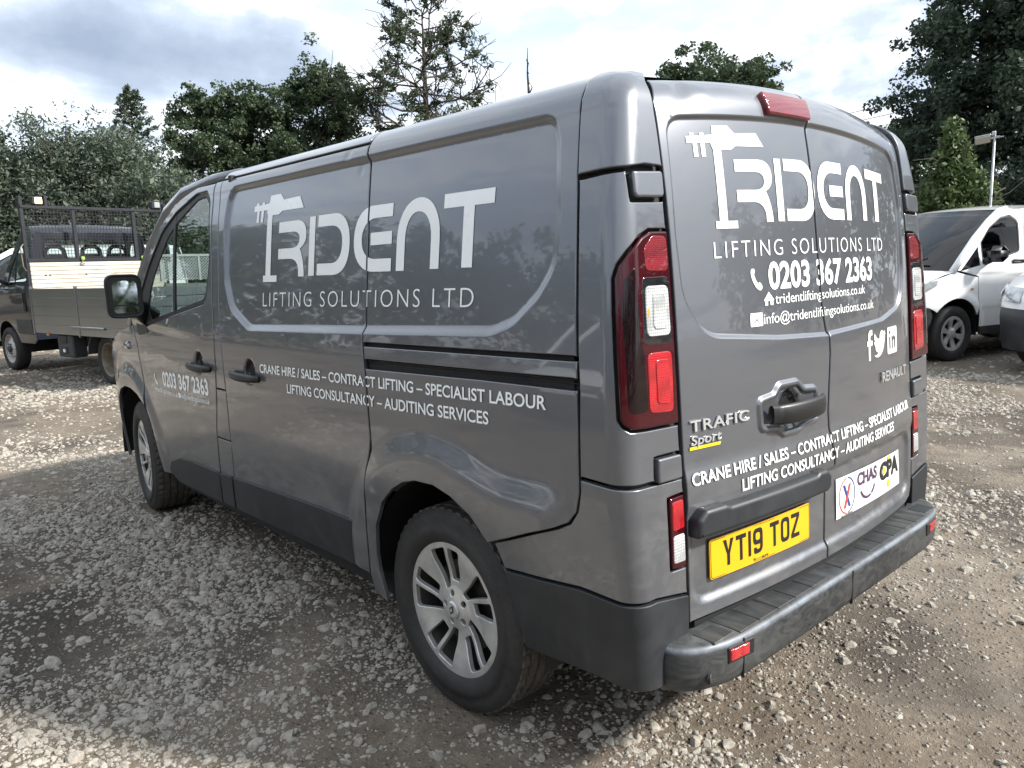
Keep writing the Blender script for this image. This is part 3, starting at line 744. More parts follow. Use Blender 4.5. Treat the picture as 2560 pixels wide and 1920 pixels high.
def make_alloy_wheel(parent, loc, steer=0.0, spin=0.0, flip=False):
    w = bpy.data.objects.new('wheel', None); COL.objects.link(w); w.parent = parent; w.location = loc
    w.rotation_euler = (0, spin, steer+(math.pi if flip else 0)); w.empty_display_size = .1
    make_tyre_parts(w)
    RR = .2255
    def S(u, v):
        r = np.hypot(u, v); y = .088-.016*smooth((r-.03)/.05)*smooth((.20-r)/.10)-.006*smooth((.07-r)/.03)
        return np.stack([u, y, v], 1)
    circ = [(RR*math.cos(a), RR*math.sin(a)) for a in np.linspace(0, 2*math.pi, 97)[:-1]]
    def P(r, deg): return (r*math.cos(R(deg)), r*math.sin(R(deg)))
    holes = []
    for k in range(5):
        # broad blades narrow at the hub, slim spokes between them, two large windows per sector
        b0 = 72*k+90
        def bl(r): return np.interp(r, [.08, .205], [7.5, 14.5])+4*(r-.08)/.125
        def blm(r): return np.interp(r, [.08, .205], [7.5, 14.5])-4*(r-.08)/.125
        def sl(r): return .0085/r*57.3
        sw = lambda r: 7*(r-.08)/.125
        A = [(*P(.072, b0+bl(.08)+2), .005), (*P(.207, b0+bl(.207)), .012), (*P(.208, b0+36+sw(.207)-sl(.207)), .010), (*P(.074, b0+36-sl(.074)), .006)]
        B = [(*P(.098, b0+36+sw(.1)+sl(.1)), .007), (*P(.208, b0+36+sw(.207)+sl(.207)), .010), (*P(.207, b0+72-blm(.206)), .012), (*P(.100, b0+72-blm(.104)), .008)]
        holes.append(rpoly(A, n=4)); holes.append(rpoly(B, n=4))
    for k in range(5): holes.append([(P(.052, 72*k+126)[0]+.0105*math.cos(t), P(.052, 72*k+126)[1]+.0105*math.sin(t)) for t in np.linspace(0, 2*math.pi, 13)[:-1]])
    panel('rim', circ, S, M['alloy'], w, h=.009, depth=.017, holes=holes, sgn=-1, edge=.0032)
    b = MB(); b.lathe([(RR-.001, .086), (RR+.004, .090), (RR+.004, .082), (RR-.004, .07), (RR-.018, .02), (RR-.02, -.06)], 'y', 64); b.build('rim_barrel', M['alloy_dirty'], w, True)
    b = MB(); b.lathe([(.005, .0302), (.150, .030), (.152, .018), (.005, .018)], 'y', 48); b.build('brake_disc', M['disc'], w, False)
    b = MB(); b.lathe([(RR-.02, -.06), (.01, -.062)], 'y', 32); b.build('brake_shield', M['black'], w)
    b = MB(); b.lathe([(.0, .0915), (.024, .0915), (.029, .088), (.030, .070)], 'y', 32); hc = b.build('hub_cap', M['alloy'], w, False)
    b = MB(); b.prism([(0, .017), (.011, 0), (0, -.017), (-.011, 0)], .0912, .0935); b.build('hub_emblem', M['plate_black'], w)
    b = MB(); b.prism([(0, .010), (.006, 0), (0, -.010), (-.006, 0)], .0925, .0942); b.build('hub_emblem', M['chrome'], w)
    for k in range(5):
        q = P(.052, 72*k+126); b = MB(); b.lathe([(.0, .062), (.008, .062), (.009, .05)], 'y', 6, (q[0], 0, q[1])); b.build('wheel_bolt', M['disc'], w)
    return w
def wheel_well(parent, hub, side_y, inner, rad=.425, y1=None):
    b = MB(); K = 24; y1 = y1 or side_y
    V = []; 
    for y in (y1*.985, inner):
        for j in range(K+1):
            a = R(-6)+R(192)*j/K; V.append((hub[0]+rad*math.cos(a), y, hub[1]+rad*math.sin(a)))
    F = [(j, j+1, K+2+j, K+1+j) for j in range(K)]+[tuple(range(K+1, 2*K+2))]
    b.add(V, F); return b.build('wheel_arch_liner', M['black'], parent)
# ------------------------------------------------------------------ the grey panel van
def mirror_part(o, parent, name=None):
    src = o.data; me = src.copy(); n = len(me.vertices)
    co = np.empty(n*3, np.float32); me.vertices.foreach_get('co', co); co = co.reshape(-1, 3); co[:, 1] *= -1
    F = [tuple(p.vertices)[::-1] for p in src.polygons]
    nn = np.zeros((n, 3)); 
    for l, c in zip(src.loops, src.corner_normals): nn[l.vertex_index] = c.vector
    nn[:, 1] *= -1
    bpy.data.meshes.remove(me)
    return part(name or o.name.split('.')[0], co, F, list(src.materials), parent, normals=nn)

def build_grey_van():
    V = thing('panel_van', 'dark grey panel van with white crane hire lettering on its side and rear doors', 'van')
    g = .0045
    P = M['paint']
    # ---- left side panels
    quarter = [(float(PILLAR_SEAM(v)), v) for v in np.linspace(1.195, 2.0, 9)]
    up = quarter+curve(SLIDE_SEAM, 2.0, 1.178, 9)
    q_up = panel('quarter_panel', up, sideD, P, V, h=.0115, inset=g, extra=GUIDE_SIDE)
    panel('rail_cover', [(1.335,1.170),(1.329,1.124),(.90,1.131),(.352,1.141),(.356,1.187),(.80,1.180)], sideD, P, V, h=.02, inset=.002, off=.0005)
    slot = [(1.333,1.128),(1.323,1.090),(.346,1.108),(.350,1.148)]
    panel('slide_rail', slot, side, M['black'], V, h=.05, off=-.026, depth=0)
    b = MB()
    for dz, dy in ((.022, -.016), (.011, -.020)):
        pts = [tuple(side(np.array([x]), np.array([1.098+dz+.018*(1.33-x)]))[0]+np.array([0, dy, 0])) for x in np.linspace(1.325, .36, 9)]
        b.tube(pts, .0022, 6)
    b.build('rail_lip', M['steel_dark'], V, True)
    low = [(1.326,1.096),(.725,1.112),(.349,1.116),(.344,1.0),(.345,.85,.0),(.358,.795),(.385,.760),(.43,.738),(.519,.704),(.600,.670),(.694,.633)]
    arch = ARCH_R[::-1]; k = [i for i, q in enumerate(arch) if q[0] > .700][0]
    low += arch[k:]
    low += [(1.382,.27)]+curve(SLIDE_SEAM, .34, 1.08, 12)
    q_low = panel('lower_quarter_panel', [q[:2] for q in low], sideD, P, V, h=.0115, inset=g)
    sd = curve(SLIDE_SEAM, .335, 1.872, 16)+curve(SLIDE_FRONT, 1.872, .335, 14)
    sdoor = panel('sliding_door', sd, sideD, P, V, h=.0115, inset=g, extra=GUIDE_SIDE)
    # pillar strip with the fuel flap
    def strip(a, b): return curve(SLIDE_FRONT, a, b, 8)+curve(DOOR_SEAM, b, a, 8)
    panel('door_pillar', strip(.895, 1.872), sideD, P, V, h=.02, inset=.003, off=-.001)
    panel('fuel_flap', strip(.652, .894), sideD, P, V, h=.02, inset=.0028)
    panel('door_pillar', strip(.31, .650), sideD, P, V, h=.02, inset=.003, off=-.001)
    # front door with its window opening
    win = rpoly([(2.775,1.290,.02),(2.735,1.315,.03),(2.690,1.52,.3),(2.742,1.775,.05),(2.80,1.828,.04),(2.93,1.826,.1),(3.18,1.752,.3),(3.377,1.665,.3),(3.605,1.484,.3),(3.735,1.345,.08),(3.765,1.185,.06),(3.60,1.152,.05),(3.158,1.226,.3)], n=5)
    fd = curve(DOOR_SEAM, .315, 1.868, 14)+[(2.95,1.868),(3.22,1.800),(3.45,1.690),(3.66,1.530),(3.82,1.360),(3.885,1.16),(3.80,1.04),(3.755,.90),(3.735,.76),(3.700,.66),(3.668,.60),(3.645,.50),(3.632,.40),(3.60,.315)]
    door = panel('front_door', fd, sideD, P, V, h=.0115, inset=g, holes=[win])
    glass_o = win
    panel('side_window', glass_o, side, M['glass'], door, h=.06, off=-.014, depth=0)
    frame_in = rpoly([(2.800,1.312,.02),(2.762,1.335,.03),(2.722,1.52,.3),(2.770,1.757,.05),(2.82,1.800,.04),(2.93,1.797,.1),(3.14,1.712,.3),(3.31,1.622,.3),(3.50,1.450,.3),(3.585,1.340,.06),(3.60,1.225,.06),(3.55,1.190,.05),(3.165,1.252,.3)], n=5)
    panel('window_seal', win, side, M['seal'], door, h=.03, off=-.009, depth=.006, holes=[frame_in], inset=.0015)
    panel('window_divider', [(3.215,1.735),(3.185,1.738),(3.160,1.235),(3.190,1.230)], side, M['seal'], door, h=.05, off=-.007, depth=.01)
    panel('mirror_base', rpoly([(3.60,1.152,.02),(3.765,1.185,.05),(3.80,1.16,.03),(3.76,1.09,.06),(3.56,1.120,.04)], n=4), side, M['mirror_case'], door, h=.04, off=.004, depth=.02)
    # black lower trims
    panel('door_trim', rpoly([(2.752,.466),(2.782,.305),(3.40,.300),(3.530,.335,.03),(3.465,.400,.05),(3.31,.447,.08),(3.15,.460,.1)], n=5), side, M['trim'], V, h=.03, off=.010, depth=.03)
    panel('pillar_trim', [(2.60,.473),(2.63,.31),(2.772,.308),(2.745,.466)], side, M['trim'], V, h=.03, off=.009, depth=.03)
    panel('sliding_door_trim', [(1.378,.517),(1.400,.335),(2.612,.312),(2.580,.474),(2.125,.495),(1.75,.511)], side, M['trim'], V, h=.03, off=.010, depth=.03)
    panel('sill', [(1.33,.33),(1.33,.25),(3.55,.25),(3.55,.33)], side, M['black'], V, h=.06, off=-.03, depth=.05)
    panel('front_wing', [(3.888,1.150),(3.805,1.035),(3.762,.90),(3.742,.765),(3.735,.685)]+[q for q in ARCH_F if q[0] > 3.76]+[(4.62,.25),(4.72,.45),(4.78,.80),(4.70,.90),(4.45,1.03),(4.20,1.10)], sideD, P, V, h=.02, inset=g)
    panel('arch_trim', [q for q in ARCH_R if q[0] > .70 and q[1] > .3 and q[0] < 1.29 and False] or [(.705,.60),(.70,.59),(.69,.6)], side, M['black'], V, h=.05, off=-.02, depth=0)
    wt = side(np.array([4.0]), np.array([1.03]))[0]
    b = MB(); b.box((4.005, wt[1]+.004, 1.035), (.085, .022, .045), bev=.012); b.build('side_repeater', M['lens_clear'], V, True)
    # ---- pull handles
    def pull(name, x0, x1, z, parent, lock):
        b = MB(); n = 9
        for side_s in (0,):
            pts = []; 
            for t in np.linspace(0, 1, n):
                x = x0+(x1-x0)*t; y = side(np.array([x]), np.array([z]))[0, 1]; pts.append((x, y+.012+.024*math.sin(math.pi*min(1, max(0, t)))**.6, z))
            ring = []
            for i, p in enumerate(pts):
                hz = .019*(.75+.25*math.sin(math.pi*i/(n-1))); th = .010
                for a in range(8):
                    w = 2*math.pi*a/8; ring.append((p[0], p[1]+th*math.cos(w), p[2]+hz*math.sin(w)))
            F = [(i*8+j, i*8+(j+1) % 8, (i+1)*8+(j+1) % 8, (i+1)*8+j) for i in range(n-1) for j in range(8)]+[tuple(range(8)), tuple(range((n-1)*8, n*8))]
            b.add(ring, F)
        h = b.build(name, M['gloss_black'] if False else M['mirror_case'], parent, True)
        if lock:
            y = side(np.array([x1+.03]), np.array([z]))[0, 1]; b = MB(); b.lathe([(0, y+.036), (.012, y+.036), (.013, y+.02)], 'y', 16, (x1+.045, 0, z)); b.build('lock', M['plate_black'], parent)
    pull('door_handle', 2.958, 2.672, .997, door, True); pull('door_handle', 2.436, 2.145, .997, sdoor, False)
    for cx, cz, pa in ((2.842, 1.003, door), (2.262, 1.005, sdoor)):
        panel('handle_cup', [(cx+.050*math.cos(a), cz+.050*math.sin(a)) for a in np.linspace(0, 2*math.pi, 25)[:-1]], lambda u, v: sideD(u, v), M['mirror_case'], pa, h=.012, off=.0006, depth=0)
    # ---- rear doors
    ld = [(float(REAR_SEAM(v)), float(v)) for v in np.linspace(.478, 1.945, 26)]+[(.30,1.945),(.55,1.945)]+[(float(YEf(v)), float(v)) for v in np.linspace(1.945, .478, 16)]
    rd = [(float(REAR_SEAM(v)), float(v)) for v in np.linspace(.478, 1.945, 26)]+[(-.30,1.945),(-.55,1.945)]+[(-float(YEf(v)), float(v)) for v in np.linspace(1.945, .535, 16)]+[(-.715,.492),(-.66,.478)]
    ldo = panel('rear_door', ld, rearD, P, V, h=.0105, inset=g, extra=GUIDE_REAR, label='wider rear door with the pull handle and number plate')
    rdo = panel('rear_door', rd, rearD, P, V, h=.0105, inset=g, extra=GUIDE_REAR, label='narrower rear door with the white accreditation sticker')
    panel('door_ledge', [(.70,.474),(.70,.44),(-.70,.44),(-.70,.474)], rear, M['black'], V, h=.08, off=-.012, depth=0)
    # ---- corner pillars and lamps (left, then mirrored to the right)
    sx = lambda v: float(pillar_s_at_x(float(PILLAR_SEAM(v)), v))
    pp = []
    cap = [(sx(v), v) for v in np.linspace(1.646, 1.995, 10)]+[(.006, v) for v in np.linspace(1.995, 1.662, 10)]+[(.072,1.664),(.128,1.655)]
    pp.append(panel('pillar_cap', cap, pillar, P, V, h=.011, inset=.003, off=.006))
    lamp = [(.008,1.507),(.078,1.506),(.117,1.489),(.160,1.452),(.186,1.423),(.200,1.389),(.208,1.305),(.214,1.204),(.218,1.103),(.219,1.052),(.210,1.035),(.190,1.022),(.135,1.018),(.008,1.013)]
    body = [(sx(v), v) for v in np.linspace(.892, 1.638, 8)]+[(.132,1.650),(.131,1.575),(.008,1.579)]+lamp+[(.008,.942),(.111,.944),(.115,.884)]
    pp.append(panel('corner_pillar', body, pillar, P, V, h=.011, inset=.003))
    lm = panel('tail_lamp', rpoly([(*q, .012) for q in lamp], n=3), pillar, M['lens_dark'], V, h=.012, off=.006, depth=.02, inset=.0045, edge=.006); pp.append(lm)
    pp.append(panel('lamp_well', rpoly([(.128,1.060,.02),(.196,1.062,.02),(.190,1.30,.1),(.178,1.385,.04),(.142,1.425,.03),(.142,1.25,.02),(.132,1.21,.02)], n=4), pillar, M['lens_well'], lm, h=.012, off=.0066, depth=.002))
    for nm, q, mt, off in (('lamp_bezel', [(.022,1.391),(.127,1.391),(.136,1.225),(.022,1.222)], 'gloss_black', .0068), ('reversing_lens', [(.030,1.369),(.118,1.369),(.122,1.245),(.030,1.243)], 'lens_clear', .0095), ('brake_lens', [(.030,1.204),(.124,1.206),(.128,1.058),(.034,1.050)], 'lens_red', .0088),
                           ('upper_lens', [(.020,1.490),(.075,1.492),(.110,1.46),(.11,1.405),(.020,1.402)], 'lens_red_dim', .0070)):
        pp.append(panel(nm, rpoly([(*z, .018) for z in q], n=4), pillar, M[mt], lm, h=.010, off=off, depth=.004, edge=.003))
    pp.append(panel('lens_ridge', rpoly([(*z, .012) for z in [(.045,1.352),(.096,1.352),(.098,1.262),(.045,1.260)]], n=3), pillar, M['lens_clear'], lm, h=.012, off=.0125, depth=.004))
    pp.append(panel('lens_ridge', rpoly([(*z, .012) for z in [(.045,1.186),(.098,1.187),(.100,1.078),(.047,1.072)]], n=3), pillar, M['lens_red'], lm, h=.012, off=.0118, depth=.004))
    pp.append(panel('lamp_bulb', rpoly([(.108,1.318,.006),(.118,1.316,.006),(.119,1.292,.006),(.108,1.292,.006)], n=3), pillar, M['lens_amber'], lm, h=.01, off=.0105, depth=.003))
    pp.append(panel('hinge_cover', rpoly([(.012,1.652,.012),(.122,1.646,.006),(.124,1.583,.012),(.014,1.586,.014)], n=4), pillar, P, V, h=.010, off=.010, depth=.03, edge=.006))
    pp.append(panel('hinge_cover', rpoly([(.014,.938,.008),(.105,.940,.006),(.108,.878,.010),(.014,.876,.008)], n=4), pillar, P, V, h=.010, off=.010, depth=.03, edge=.006))
    S2 = lambda x, v: (float(pillar_s_at_x(x, v)), v)
    lowc = [(.004,.872),(.11,.877),S2(.345,.886),S2(.345,.853),S2(.356,.80),S2(.383,.762),S2(.43,.738),S2(.519,.703),S2(.600,.669),S2(.692,.631),S2(.656,.562),S2(.50,.575),S2(.362,.590),(.131,.588),(.004,.566),(.004,.638),(.070,.642),(.070,.832),(.004,.834)]
    pp.append(panel('corner_panel', lowc, pillar, P, V, h=.012, inset=.002))
    lb = panel('lower_lamp', rpoly([(.006,.832,.004),(.066,.831,.012),(.067,.645,.012),(.006,.640,.004)], n=4), pillar, M['lens_dark'], V, h=.012, off=.003, depth=.02, inset=.002); pp.append(lb)
    pp.append(panel('fog_lens', rpoly([(*z, .008) for z in [(.012,.820),(.058,.820),(.061,.745),(.012,.745)]], n=3), pillar, M['lens_red'], lb, h=.012, off=.006, depth=.004))
    pp.append(panel('reflector_lens', rpoly([(*z, .008) for z in [(.013,.732),(.059,.732),(.061,.660),(.013,.657)]], n=3), pillar, M['lens_clear'], lb, h=.012, off=.006, depth=.004))
    blk = [(.002,.563),(.131,.585),S2(.362,.587),S2(.50,.572),S2(.654,.559),S2(.627,.449),S2(.598,.335),S2(.485,.340),S2(.37,.348),(.20,.352),(.10,.350),(.050,.346),(.002,.345)]
    pp.append(panel('bumper_corner', rpoly([(*q, .006) for q in blk], n=2), pillar, M['trim'], V, h=.014, off=.005, depth=.03, inset=.002))
    for o in pp: 
        par = V if o.parent == V else {lm: 'tail_lamp', lb: 'lower_lamp'}[o.parent]
        if par is V:
            m_ = mirror_part(o, V); 
            if o is lm: lm_r = m_
            if o is lb: lb_r = m_
        else: mirror_part(o, lm_r if o.parent is lm else lb_r)
    # dark shell behind the gaps
    for sg, S in ((-1, side), (1, mirrored(side))):
        panel('inner_shell', [(.40,.62),(.37,.95),(.42,1.93),(2.70,1.86),(2.66,.9),(2.74,.33),(1.42,.33),(1.36,.62),(1.26,.76),(.70,.76)], S, M['black'], V, h=.09, off=-.020, depth=0, sgn=sg)
    for S in (pillar, mirrored(pillar)):
        panel('inner_shell', [(0,.35),(0,1.95),(.22,1.90),(.27,1.5),(.27,.35)], S, M['black'], V, h=.05, off=-.018, depth=0, sgn=-1 if S is pillar else 1)
    panel('inner_shell', [(.72,.47),(.72,1.9),(-.72,1.9),(-.72,.47)], rear, M['black'], V, h=.09, off=-.030, depth=0)
    # ---- right side, seen only through the cab glass
    SR = mirrored(side)
    panel('right_side_panel', curve(PILLAR_SEAM, .90, 2.0, 8)+[(2.66,1.95),(2.66,.30),(1.40,.30)]+[q for q in ARCH_R if q[1] > .3]+[(.35,.60)], SR, P, V, h=.06, sgn=1)
    rdoor = panel('front_door', fd, SR, P, V, h=.03, inset=g, holes=[win], sgn=1)
    panel('side_window', win, SR, M['glass'], rdoor, h=.06, off=-.014, depth=0, sgn=1)
    panel('front_wing', [(3.888,1.150),(3.805,1.035),(3.735,.685)]+[q for q in ARCH_F if q[0] > 3.76]+[(4.62,.25),(4.78,.80),(4.45,1.03)], SR, P, V, h=.05, sgn=1)
    # ---- roof, cant rails, windscreen, bonnet, nose
    def loft(name, st, mat, n=14, bow=0.0, parent=V, pw=2.2):
        rows = []
        for (xc, zc, xe, ve) in st:
            e = side(np.array([xe]), np.array([ve]))[0]
            for eta in np.linspace(-1, 1, n+1):
                k = abs(eta)**pw; rows.append((xc+(e[0]-xc)*k, e[1]*eta, zc+(e[2]-zc)*k))
        m = len(st); F = np.array([((i+1)*(n+1)+j, (i+1)*(n+1)+j+1, i*(n+1)+j+1, i*(n+1)+j) for i in range(m-1) for j in range(n)])
        return part(name, rows, F, mat, parent)
    def lerp(st, n):
        st = np.array(st, float); t = np.linspace(0, len(st)-1, n); i = np.clip(t.astype(int), 0, len(st)-2); f = (t-i)[:, None]
        return st[i]*(1-f)+st[i+1]*f
    loft('roof', [(.36,1.938,.44,2.0),(.60,1.95,.60,2.0),(1.2,1.955,1.2,2.0),(2.0,1.955,2.0,2.0),(2.7,1.95,2.7,1.99),(3.0,1.93,3.0,1.95),(3.15,1.90,3.15,1.90)], P)
    panel('cant_rail', [(1.405,1.880),(2.64,1.878),(2.66,1.93),(2.66,1.998),(1.44,2.0)], side, P, V, h=.02, off=.002, depth=.012)
    loft('windscreen', lerp([(3.15,1.90,3.15,1.88),(3.75,1.52,3.60,1.60),(4.22,1.17,3.95,1.16)], 8), M['glass'])
    for sg in (1, -1):
        b = MB(); pts = []
        for x, v in ((2.62,1.945),(2.9,1.915),(3.15,1.855),(3.36,1.765),(3.60,1.59),(3.80,1.39),(3.93,1.15)):
            q = side(np.array([x]), np.array([v]))[0]; pts.append((q[0]+.02, sg*(q[1]-.034), q[2]-.004))
        b.tube(pts, [.022, .034, .042, .045, .045, .045, .05], 10); b.build('windscreen_pillar', P, V, True)
    loft('bonnet', [(4.20,1.185,3.92,1.14),(4.45,1.13,4.2,1.085),(4.75,1.02,4.5,1.00),(4.92,.90,4.72,.88)], P)
    loft('front_bumper', [(4.92,.90,4.72,.88),(4.985,.75,4.80,.74),(5.0,.5,4.82,.5),(4.97,.25,4.78,.25)], M['trim'])
    # ---- floor, arches, bulkhead, cab interior
    b = MB(); b.box((1.7, 0, .40), (2.9, 1.10, .16)); b.box((2.45, 0, .38), (1.9, 1.62, .12)); b.box((4.2, 0, .42), (1.0, 1.0, .3)); b.build('underbody', M['black'], V)
    for hub, y1 in ((HUB_R, .935), (HUB_F, .91)):
        for sg in (1, -1): wheel_well(V, hub, sg*y1, sg*.62, .44 if hub is HUB_R else .46)
    b = MB(); b.box((2.55, 0, 1.15), (.03, 1.72, 1.45)); b.box((3.2, 0, .47), (1.3, 1.7, .08)); b.box((3.9, 0, .75), (.10, 1.7, .75)); b.build('bulkhead', M['dark'], V)
    b = MB(); b.prism([(3.62,.95),(3.58,1.10),(3.75,1.20),(4.15,1.17),(4.0,.8)], -.82, .82); dsh = b.build('dashboard', M['dark'], V)
    b = MB(); b.lathe([(.030, -.02), (.052, -.02), (.058, -.008), (.052, .004), (.038, 0)], 'x', 28, (3.30, .70, 1.225)); b.lathe([(.0, -.006), (.030, -.006)], 'x', 20, (3.30, .70, 1.225)); b.box((3.296, .70, 1.225), (.01, .05, .008)); b.box((3.296, .70, 1.225), (.01, .008, .05)); b.build('air_vent', M['gloss_black'], V, True)
    b = MB(); b.box((3.45, .74, 1.10), (.35, .12, .25), bev=.05); b.build('door_pocket', M['dark'], V, True)
    for yy in (.45, -.45):
        b = MB(); b.box((3.10, yy, .80), (.48, .46, .14), bev=.05); b.box((2.83, yy, 1.10), (.14, .46, .62), Matrix.Rotation(R(-10), 3, 'Y'), bev=.05); b.box((2.76, yy, 1.50), (.10, .25, .18), bev=.045); b.build('seat', M['seat'], V, True)
    b = MB(); b.tube([(3.52+.06*math.sin(a), -.42+.19*math.cos(a), 1.13+.17*math.sin(a)) for a in np.linspace(0, 2*math.pi, 25)], .014, 8); b.box((3.54, -.42, 1.12), (.03, .30, .05), bev=.01); b.build('steering_wheel', M['dark'], V, True)
    # ---- wheels
    make_alloy_wheel(V, (.968, .822, .333), spin=R(-22)); make_alloy_wheel(V, (4.066, .808, .333), steer=R(-7), spin=R(15))
    make_alloy_wheel(V, (.968, -.822, .333), flip=True); make_alloy_wheel(V, (4.066, -.808, .333), steer=R(-7), flip=True)
    # ---- door mirror
    b = MB(); prof = []
    outl = rpoly([(-.100,-.125,.05),(.100,-.125,.05),(.100,.130,.05),(-.100,.130,.05)], n=6); n = len(outl)
    rings = [(0, .93), (-.006, 1.0), (.03, 1.04), (.09, .98), (.13, .80), (.15, .45)]; Vv = []
    for xx, s_ in rings: Vv += [(xx, q[0]*s_, q[1]*s_) for q in outl]
    F = [(i*n+j, i*n+(j+1) % n, (i+1)*n+(j+1) % n, (i+1)*n+j) for i in range(len(rings)-1) for j in range(n)]+[tuple(range((len(rings)-1)*n, len(rings)*n))]
    b.add(Vv, F); rot = Matrix.Rotation(R(-8), 3, 'Z')
    mc = b.build('door_mirror', M['mirror_case'], V, True); mc.location = (3.50, 1.082, 1.335); mc.rotation_euler = (0, R(3.5), R(-8)); mc.scale = (.9, .86, .88)
    b = MB(); b.add([(.008, q[0]*.93, q[1]*.93) for q in outl], [tuple(range(n))]); b.build('mirror_backing', M['mirror_case'], mc)
    gl = rpoly([(-.074,-.050,.012),(.066,-.050,.012),(.066,.094,.035),(-.074,.094,.035)], n=5); b = MB(); b.prism(gl, .0035, .0075, plane='yz'); b.build('mirror_glass', M['mirror'], mc)
    gl = rpoly([(-.074,-.100,.035),(.066,-.100,.035),(.066,-.056,.012),(-.074,-.056,.012)], n=5); b = MB(); b.prism(gl, .0035, .0075, plane='yz'); b.build('mirror_glass', M['dark_glass'] if False else M['mirror'], mc, label='narrow lower wide-angle mirror glass')
    b = MB(); b.tube([(3.62, 1.05, 1.30), (3.66, .97, 1.26), (3.68, .90, 1.20)], [.045, .05, .06], 10); b.build('mirror_arm', M['mirror_case'], V, True)
    # ---- rear bumper with step
    build_bumper(V)
    # ---- fittings on the rear doors
    panel('brake_light', rpoly([(.057,1.872,.008),(.292,1.879,.008),(.286,1.812,.008),(.062,1.806,.008)], n=3), rear, M['lens_red_dim'], ldo, h=.02, off=.016, depth=.03, edge=.006)
    panel('plate_lamp_housing', rpoly([(.730,.712,.012),(.725,.762,.02),(.695,.786,.02),(.62,.786,.02),(.60,.779,.01),(.19,.779,.01),(.175,.786,.01),(.130,.786,.015),(.105,.765,.01),(.108,.728,.01),(.13,.716,.01)], n=4), rear, M['trim'], ldo, h=.016, off=.042, depth=.072, edge=.014)
    pl = panel('number_plate', rpoly([(.646,.573,.010),(.646,.684,.010),(.168,.684,.010),(.168,.573,.010)], n=4), rear, M['yellow'], ldo, h=.06, off=-.004, depth=.004, edge=.001)
    # registration characters, drawn as strokes of constant width
    ST = .0125; CH = .073; z0 = .5985; WX = .87
    def ch(c):
        w = .050; s = ST; H = CH
        if c == 'Y': return [[(0,H),(s*1.15,H),(w/2,H*.52),(w-s*1.15,H),(w,H),(w/2+s/2,H*.42),(w/2+s/2,0),(w/2-s/2,0),(w/2-s/2,H*.42)]], w
        if c == 'T': return [[(0,H),(w,H),(w,H-s),(w/2+s/2,H-s),(w/2+s/2,0),(w/2-s/2,0),(w/2-s/2,H-s),(0,H-s)]], w
        if c == '1': return [[(0,H),(s,H),(s,0),(0,0)]], s
        if c == '9':
            return [rpoly([(0,H,.018),(w,H,.018),(w,0,.022),(.004,0,.012),(.004,s*1.5),(s+.004,s*1.5),(s+.006,s,.004),(w-s,s,.008),(w-s,H*.44),(w-s,H*.36,.002),(0,H*.36,.018)], n=5)], w
        if c == 'O': return [rpoly([(0,H,.020),(w,H,.020),(w,0,.020),(0,0,.020)], n=5)], w
        if c == 'Z': return [[(0,H),(w,H),(w,H-s),(s*1.25,s),(w,s),(w,0),(0,0),(0,s),(w-s*1.25,H-s),(0,H-s)]], w
    hol = {'9': [rpoly([(ST,CH-ST,.008),(.050-ST,CH-ST,.008),(.050-ST,CH*.36+ST,.008),(ST,CH*.36+ST,.008)], n=4)], 'O': [rpoly([(ST,CH-ST,.009),(.050-ST,CH-ST,.009),(.050-ST,ST,.009),(ST,ST,.009)], n=4)]}
    xcur = .592; ol = []
    for c in 'YT19 TOZ':
        if c == ' ': xcur -= .030*WX; continue
        loops, w = ch(c); sc = 1.0
        for lp in loops: ol.append(([(xcur-q[0]*WX, z0+q[1]) for q in lp], [[(xcur-q[0]*WX, z0+q[1]) for q in h_] for h_ in hol.get(c, [])]))
        xcur -= (w+.0125)*WX
    decal('registration', ol, rear, M['plate_black'], ldo, off=-.0030, h=.2)
    text('dealer_print', 'St', rear, (.462,.580), (.450,.580), .0085, M['plate_black'], ldo, off=-.003, bold=.01)
    text('dealer_print', 'one', rear, (.448,.580), (.425,.580), .0085, M['print_green'], ldo, off=-.003, bold=.01)
    text('dealer_print', 'acre', rear, (.423,.580), (.392,.580), .0085, M['plate_black'], ldo, off=-.003, bold=.02)
    decal('plate_border', [(rpoly([(.643,.576,.009),(.643,.681,.009),(.171,.681,.009),(.171,.576,.009)], n=4), [rpoly([(.6415,.5775,.008),(.6415,.6795,.008),(.1725,.6795,.008),(.1725,.5775,.008)], n=4)])], rear, M['plate_black'], ldo, off=-.0032, h=.3)
    # pull handle on the left rear door
    b = MB(); n = 11; ring = []
    for i, t in enumerate(np.linspace(0, 1, n)):
        y = .388+(.110-.388)*t; q = rear(np.array([y]), np.array([.987]))[0]; o_ = .018+.028*math.sin(math.pi*t)**.5; hz = .031*(.90+.10*math.sin(math.pi*t))
        for a in range(10):
            w = 2*math.pi*a/10; ring.append((q[0]-o_+.010*math.cos(w), y, q[2]+hz*np.sign(math.sin(w))*abs(math.sin(w))**.7))
    b.add(ring, [(i*10+j, i*10+(j+1) % 10, (i+1)*10+(j+1) % 10, (i+1)*10+j) for i in range(n-1) for j in range(10)]+[tuple(range(10)), tuple(range((n-1)*10, n*10))])
    b.build('door_handle', M['mirror_case'], ldo, True)
    panel('handle_cup', [(.268+.050*math.cos(a), .990+.050*math.sin(a)) for a in np.linspace(0, 2*math.pi, 29)[:-1]], rearD, M['mirror_case'], ldo, h=.012, off=.0006, depth=0)
    van_graphics(V, ldo, rdo, door, sdoor, q_up, q_low)
    return V

